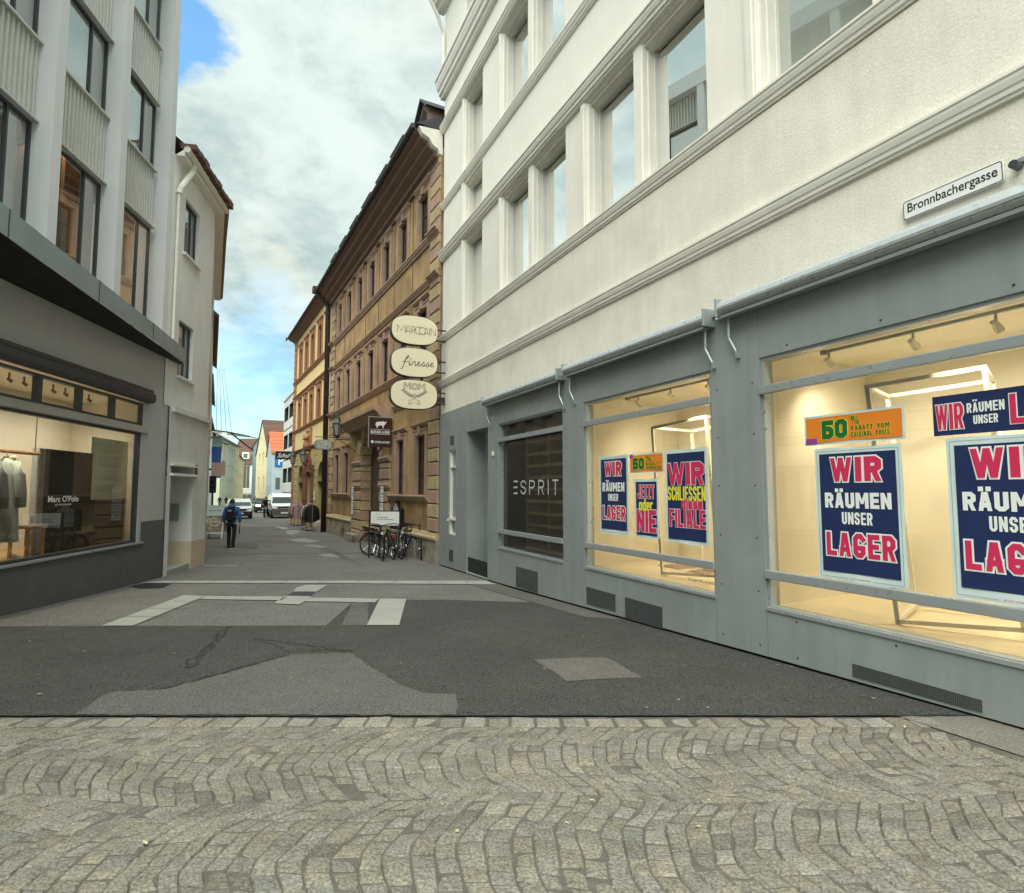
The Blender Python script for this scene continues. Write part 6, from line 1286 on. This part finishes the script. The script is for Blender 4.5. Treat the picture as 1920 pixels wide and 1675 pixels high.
# ------------------------------------------------------------------ cars
def car(name, label, cat, x, y, rz, paint, Ln, wd, prof, glassp, hood, wheel, lower=None, lamps='lampc', lamp2=None):
    """prof: side outline (along, height) from nose to tail; glassp: (along, height) of windscreen foot, roof front, roof rear, rear foot"""
    t = thing(name, label, cat, (x, y, gz(y)), rz)
    hw = wd / 2; W_ = lambda z: hw * (1 - .02 - max(0, z - hood) * .17 - max(0, .35 - z) * .12)
    m = MB(); n = len(prof); L_ = [(-W_(z) * (.90 if (i == 0 or a < .12 or a > Ln - .1) else 1), a, z) for i, (a, z) in enumerate(prof)]
    m.add(L_ + [(-p[0], p[1], p[2]) for p in L_], [tuple(range(n)), tuple(range(2 * n - 1, n - 1, -1))] + [(i, i + n, (i + 1) % n + n, (i + 1) % n) for i in range(n)]); b = m.build('body', paint, t, bevel=.05, seg=3)
    (a0, z0), (a1, z1), (a2, z2), (a3, z3) = glassp
    e = .012
    m = MB(); m.quad((-W_(z0) * .93, a0 - e, z0 + e), (W_(z0) * .93, a0 - e, z0 + e), (W_(z1) * .93, a1 - e, z1 - .02), (-W_(z1) * .93, a1 - e, z1 - .02)); m.build('windscreen', 'carg', t, fix=False)
    m = MB(); m.quad((-W_(z3) * .9, a3 + e, z3 + e), (-W_(z2) * .9, a2 + e, z2), (W_(z2) * .9, a2 + e, z2), (W_(z3) * .9, a3 + e, z3 + e)); m.build('rear_window', 'carg', t, fix=False)
    for s in (-1, 1): m = MB(); m.quad((s * (W_(z0) + e), a0 + .25, z0 + .02), (s * (W_(z1) + e), a1 + .1, z1 - .07), (s * (W_(z2) + e), a2 - .1, z2 - .07), (s * (W_(z3) + e), a3 - .1, z3 + .02)); m.build('side_window', 'carg', t)
    for s in (-1, 1):
        for a in wheel:
            m = MB(); m.tube([(s * (hw - .2), a, .32), (s * (hw + .005), a, .32)], .32, 18); q = m.build('wheel', 'tyre', t); m = MB(); m.tube([(s * (hw + .0), a, .32), (s * (hw + .015), a, .32)], [.2, .19], 14); m.build('hub', 'chrome', q)
        m2 = MB(); m2.prismz([(s * hw * .50, -.02), (s * hw * .88, .04), (s * hw * .97, .30), (s * hw * .86, .30), (s * hw * .50, .1)], hood - .27, hood - .12); m2.build('headlight', (lamp2 or lamps) if s > 0 else lamps, t, bevel=.03)
        m = MB(); m.box(s * hw - (.0 if s > 0 else .2), s * hw + (.2 if s > 0 else 0), a0 + .2, a0 + .3, z0 - .02, z0 + .14); m.build('mirror', paint, t, bevel=.03)
        m = MB(); m.box(s * hw * .62, s * hw * .9, Ln - .02, Ln + .015, hood - .3, hood - .05); m.build('tail_light', 'redl', t)
    m = MB(); m.box(-hw * .93, hw * .93, -.03, .2, .22, hood - .34, 0); m.build('bumper', lower or 'carb', t, bevel=.04)
    m = MB(); m.box(-hw * .5, hw * .5, -.035, .0, hood - .30, hood - .16); m.build('grille', 'ink', t); m = MB(); m.box(-.26, .26, -.05, -.036, .38, .49); m.build('number_plate', 'whl', t)
    return t
CAR = [(.0, .25), (-.0, .62), (.10, .80), (1.0, .98), (1.75, 1.46), (2.3, 1.52), (3.1, 1.48), (3.9, 1.0), (4.15, .92), (4.2, .3)]
car('car', 'white compact car with a dark lower front driving toward the camera', 'car', -20.85, 44.8, R(27), 'carw', 4.2, 1.8, CAR, ((1.0, .98), (1.75, 1.46), (3.1, 1.48), (3.9, 1.0)), .95, (.8, 3.3))
car('car', 'dark car with lit yellow headlights behind the cyclist', 'car', -26.0, 61.5, R(27), 'carb', 4.2, 1.8, CAR, ((1.0, .98), (1.75, 1.46), (3.1, 1.48), (3.9, 1.0)), .95, (.8, 3.3), None, 'lamp', 'lampo')
VAN = [(.0, .25), (-.0, .85), (.12, 1.02), (.75, 1.18), (1.45, 1.86), (1.8, 1.95), (4.7, 1.95), (4.8, 1.2), (4.82, .3)]
car('van', 'white van with a grey bumper parked by the parking garage', 'van', -18.0, 46.2, R(27), 'carw', 4.85, 1.9, VAN, ((.75, 1.18), (1.45, 1.86), (4.7, 1.90), (4.82, 1.2)), 1.12, (.9, 3.9), 'carbr')
#@@ PEOPLE
def skin(name, pts, edges, m, parent, sub=1, root=0):
    me = bpy.data.meshes.new(name); me.from_pydata([p[:3] for p in pts], edges, []); o = bpy.data.objects.new(name, me); COL.objects.link(o)
    o.modifiers.new('s', 'SKIN'); me.skin_vertices
    if not me.skin_vertices:
        pass
    for i, p in enumerate(pts):
        sv = me.skin_vertices[0].data[i]; sv.radius = (p[3], p[4] if len(p) > 4 else p[3]); sv.use_root = (i == root)
    sd = o.modifiers.new('d', 'SUBSURF'); sd.levels = sub; sd.render_levels = sub
    me2 = bpy.data.meshes.new_from_object(o.evaluated_get(bpy.context.evaluated_depsgraph_get())); me2.materials.clear(); me2.materials.append(M[m]); me2.polygons.foreach_set('use_smooth', [True] * len(me2.polygons)); me2.name = name
    bpy.data.objects.remove(o); n = bpy.data.objects.new(name, me2); COL.objects.link(n); n.parent = parent; return n
def person(label, x, y, rz, h, top, legs, hair, pose='walk', face_detail=True, group=None, z=None, hood=False):
    """front is -y; z up; built at 1.75 m and scaled"""
    t = thing('person', label, 'person', (x, y, gz(y) if z is None else z), rz, group); s = h / 1.75; t.scale = (s, s, s)
    if pose == 'walk':
        F = {1: [(.10, .0, .90), (.11, -.10, .50), (.10, -.07, .08)], -1: [(-.10, .0, .90), (-.11, .03, .50), (-.10, .14, .10)]}
        Hn = {1: [(.20, 0, 1.42), (.27, .04, 1.13), (.27, -.04, .88)], -1: [(-.20, 0, 1.42), (-.28, .05, 1.13), (-.28, .0, .88)]}; hip = (0, 0, .95); ch = (0, 0, 1.28); nk = (0, -.01, 1.50)
    else:
        F = {1: [(.10, .0, .92), (.12, -.36, .72), (.11, -.30, .28)], -1: [(-.10, .0, .92), (-.12, -.30, .55), (-.11, -.16, .12)]}
        Hn = {1: [(.20, -.12, 1.36), (.28, -.30, 1.16), (.27, -.55, 1.08)], -1: [(-.20, -.12, 1.36), (-.28, -.30, 1.16), (-.27, -.55, 1.08)]}; hip = (0, .03, .97); ch = (0, -.06, 1.26); nk = (0, -.14, 1.46)
    hx, hy, hz = nk
    P = [(*hip, .09, .07), (ch[0], ch[1], ch[2], .12, .08), (nk[0], nk[1], nk[2] - .06, .09, .07), (hx, hy, hz + .02, .05), (hx, hy - .01, hz + .08, .07, .085), (hx, hy - .01, hz + .17, .075, .092), (hx, hy, hz + .235, .045, .055)]
    E = [(0, 1), (1, 2), (2, 3), (3, 4), (4, 5), (5, 6)]
    for sd in (1, -1):
        n = len(P); q = Hn[sd]; P += [(*q[0], .045), (*q[1], .036), (*q[2], .028)]; E += [(2, n), (n, n + 1), (n + 1, n + 2)]
        n = len(P); q = F[sd]; P += [(*q[0], .055), (*q[1], .045), (*q[2], .034)]; E += [(0, n), (n, n + 1), (n + 1, n + 2)]
    skin('body', P, E, 'skin', t)
    # hands: palm and five fingers rooted at the wrist
    for sd in (1, -1):
        w_ = Vector(Hn[sd][2]); d = (w_ - Vector(Hn[sd][1])).normalized(); sx = Vector((0, -1, 0)) if pose == 'walk' else Vector((-sd, 0, 0)); sx = (sx - d * sx.dot(d)).normalized(); up = d.cross(sx)
        m = MB(); m.tube([w_ - d * .01, w_ + d * .04, w_ + d * .09], [.024, .034, .030], 8)
        for k, ln in enumerate((.065, .075, .07, .055)):
            b0 = w_ + d * .085 + sx * (.024 - .016 * k); b1 = b0 + d * ln * .6 - up * .008 * sd; m.tube([b0, b1, b1 + d * ln * .35 - up * .02 * sd], [.009, .008, .006], 6)
        b0 = w_ + d * .03 + sx * .03; m.tube([b0, b0 + sx * .025 + d * .03, b0 + sx * .028 + d * .06], [.011, .010, .007], 6); m.build('hand', 'skin', t, smooth=True)
    # clothes
    J = [(hip[0], hip[1], hip[2] - .14, .185, .135), (hip[0], hip[1], hip[2] + .08, .165, .12), (ch[0], ch[1], ch[2], .19, .135), (nk[0], nk[1] + .01, nk[2] - .07, .15, .10), (nk[0], nk[1] + .01, nk[2] - .0, .075, .075)]; E = [(0, 1), (1, 2), (2, 3), (3, 4)]
    for sd in (1, -1): n = len(J); q = Hn[sd]; J += [(*q[0], .085), (*q[1], .068), (q[2][0], q[2][1], q[2][2] + .03, .055)]; E += [(3, n), (n, n + 1), (n + 1, n + 2)]
    skin('jacket', J, E, top, t)
    if hood: m = MB(); m.lathe([(.03, -.05), (.13, -.02), (.14, .05), (.09, .09)], (nk[0], nk[1] + .07, nk[2] - .03), 12); m.build('hood', top, t, smooth=True)
    T_ = [(hip[0], hip[1], hip[2] - .0, .165, .125)]; E = []
    for sd in (1, -1): n = len(T_); q = F[sd]; T_ += [(q[0][0], q[0][1], q[0][2] - .08, .098), (*q[1], .078), (q[2][0], q[2][1], q[2][2] - .02, .068)]; E += [(0, n), (n, n + 1), (n + 1, n + 2)]
    skin('trousers', T_, E, legs, t)
    for sd in (1, -1):
        f = F[sd][2]; m = MB(); zb = f[2] - .08 if pose == 'walk' else f[2] - .09
        m.add([(f[0] + a, f[1] + b, zb + c) for c, k in ((0, 1), (.045, 1), (.09, .75)) for a, b in ((-.045 * k, .08), (.045 * k, .08), (.05 * k, -.06), (.035 * k, -.17 * (1 if c < .06 else .3)), (-.035 * k, -.17 * (1 if c < .06 else .3)), (-.05 * k, -.06))], [(i * 6 + j, i * 6 + (j + 1) % 6, (i + 1) * 6 + (j + 1) % 6, (i + 1) * 6 + j) for i in range(2) for j in range(6)] + [tuple(range(5, -1, -1)), tuple(range(12, 18))]); m.build('shoe', 'shoe', t, smooth=False); m = MB(); m.box(f[0] - .052, f[0] + .052, f[1] - .17, f[1] + .082, zb - .022, zb - .001); m.build('sole', 'whl' if hood else 'shoe', t)
    m = MB(); hc = Vector((hx, hy + .01, hz + .16)); n = 14; vs = []; fs = []
    for i in range(7):
        ph = math.pi * i / 6 * .62
        for j in range(n): a = 2 * math.pi * j / n; dr = (1.3 if math.sin(a) > -.2 else .55) ; pz = math.cos(ph * (1 if math.sin(a) > -.3 else .62)); r = math.sin(ph * (1 if math.sin(a) > -.3 else .62)); vs.append(hc + Vector((.088 * r * math.cos(a), .108 * r * math.sin(a), .115 * pz)))
    m.add(vs, [(i * n + j, i * n + (j + 1) % n, (i + 1) * n + (j + 1) % n, (i + 1) * n + j) for i in range(6) for j in range(n)]); m.build('hair', hair, t, smooth=True)
    if face_detail:
        m = MB(); m.tube([(hx, hy - .095, hz + .14), (hx, hy - .118, hz + .105), (hx, hy - .10, hz + .10)], [.010, .016, .012], 6); m.build('nose', 'skin', t, smooth=True)
        for sd in (1, -1): m = MB(); m.lathe([(.002, -.008), (.010, 0), (.002, .008)], (hx + sd * .032, hy - .092, hz + .135), 8); m.build('eye', 'ink', t); m = MB(); m.lathe([(.004, -.03), (.014, 0), (.006, .03)], (hx + sd * .083, hy + .005, hz + .13), 6); m.build('ear', 'skin', t, smooth=True)
        m = MB(); m.box(hx - .025, hx + .025, hy - .098, hy - .090, hz + .065, hz + .073); m.build('mouth', 'terrar', t)
    return t
pm = person('man in a blue jacket and black trousers walking away from the camera', -10.2, 21.3, R(188), 1.76, 'bluej', 'blackc', 'hair', hood=True)
bp = thing('backpack', 'black backpack with a grey patch on the walking man', 'backpack', (-10.2, 21.3, gz(21.3)), R(188))
m = MB(); m.add([(a * k, .12 + d, z) for z, k in ((.98, .85), (1.06, 1), (1.30, 1), (1.44, .8)) for a, d in ((-.15, 0), (.15, 0), (.13, .15 * k), (-.13, .15 * k))], [(i * 4 + j, i * 4 + (j + 1) % 4, (i + 1) * 4 + (j + 1) % 4, (i + 1) * 4 + j) for i in range(3) for j in range(4)] + [(3, 2, 1, 0), (12, 13, 14, 15)]); m.build('bag', 'blackc', bp, bevel=.03)
m = MB(); m.box(-.06, .06, .272, .285, 1.33, 1.39); m.build('patch', 'greyc', bp); m = MB()
for s in (-1, 1): m.tube([(s * .10, .13, 1.42), (s * .12, .04, 1.50), (s * .13, -.10, 1.42), (s * .15, -.12, 1.2), (s * .14, .1, 1.05)], .018, 6)
m.build('strap', 'blackc', bp)
um = thing('folded_umbrella', 'thin folded dark umbrella in the walking man right hand', 'umbrella', (-10.2 + .26, 21.3 + .06, gz(21.3) + .50), R(188)); m = MB(); m.tube([(0, 0, .0), (0, 0, .06), (0, .0, .34)], [.008, .022, .014], 6); m.build('cloth', 'blackc', um); m = MB(); m.tube([(0, 0, .34), (0, 0, .42)], .009, 6); m.build('handle', 'ink', um)
cy = person('cyclist in dark clothes riding toward the camera', -20.5, 48.6, R(28), 1.75, 'blackc', 'blackc', 'hair', pose='ride', z=gz(48.6))
bicycle('bicycle', 'dark bicycle ridden by the cyclist in the middle of the lane', -20.5 + .12 * .47, 48.6 - .30 * .88, R(28 - 90), 'blackc', group='ridden bicycle', z=gz(48.6))
for x, y, rz, c, lab in ((-47.6, 95, 10, 'blackc', 'far pedestrian in black, leftmost of the group by the light green house'), (-46.7, 95.4, 170, 'blackc', 'far pedestrian in black, right beside the leftmost one'), (-43.3, 92, 30, 'greyc', 'far pedestrian with a dark hood nearest to the white car'), (-40.5, 92, 200, 'olive', 'far pedestrian behind the roof of the white car'), (-33.5, 74, 190, 'mauve', 'far pedestrian standing between the white and the dark car')):
    person(lab, x, y, R(rz), 1.72, c, 'blackc', 'hair', face_detail=False, group='pedestrians far down the lane')
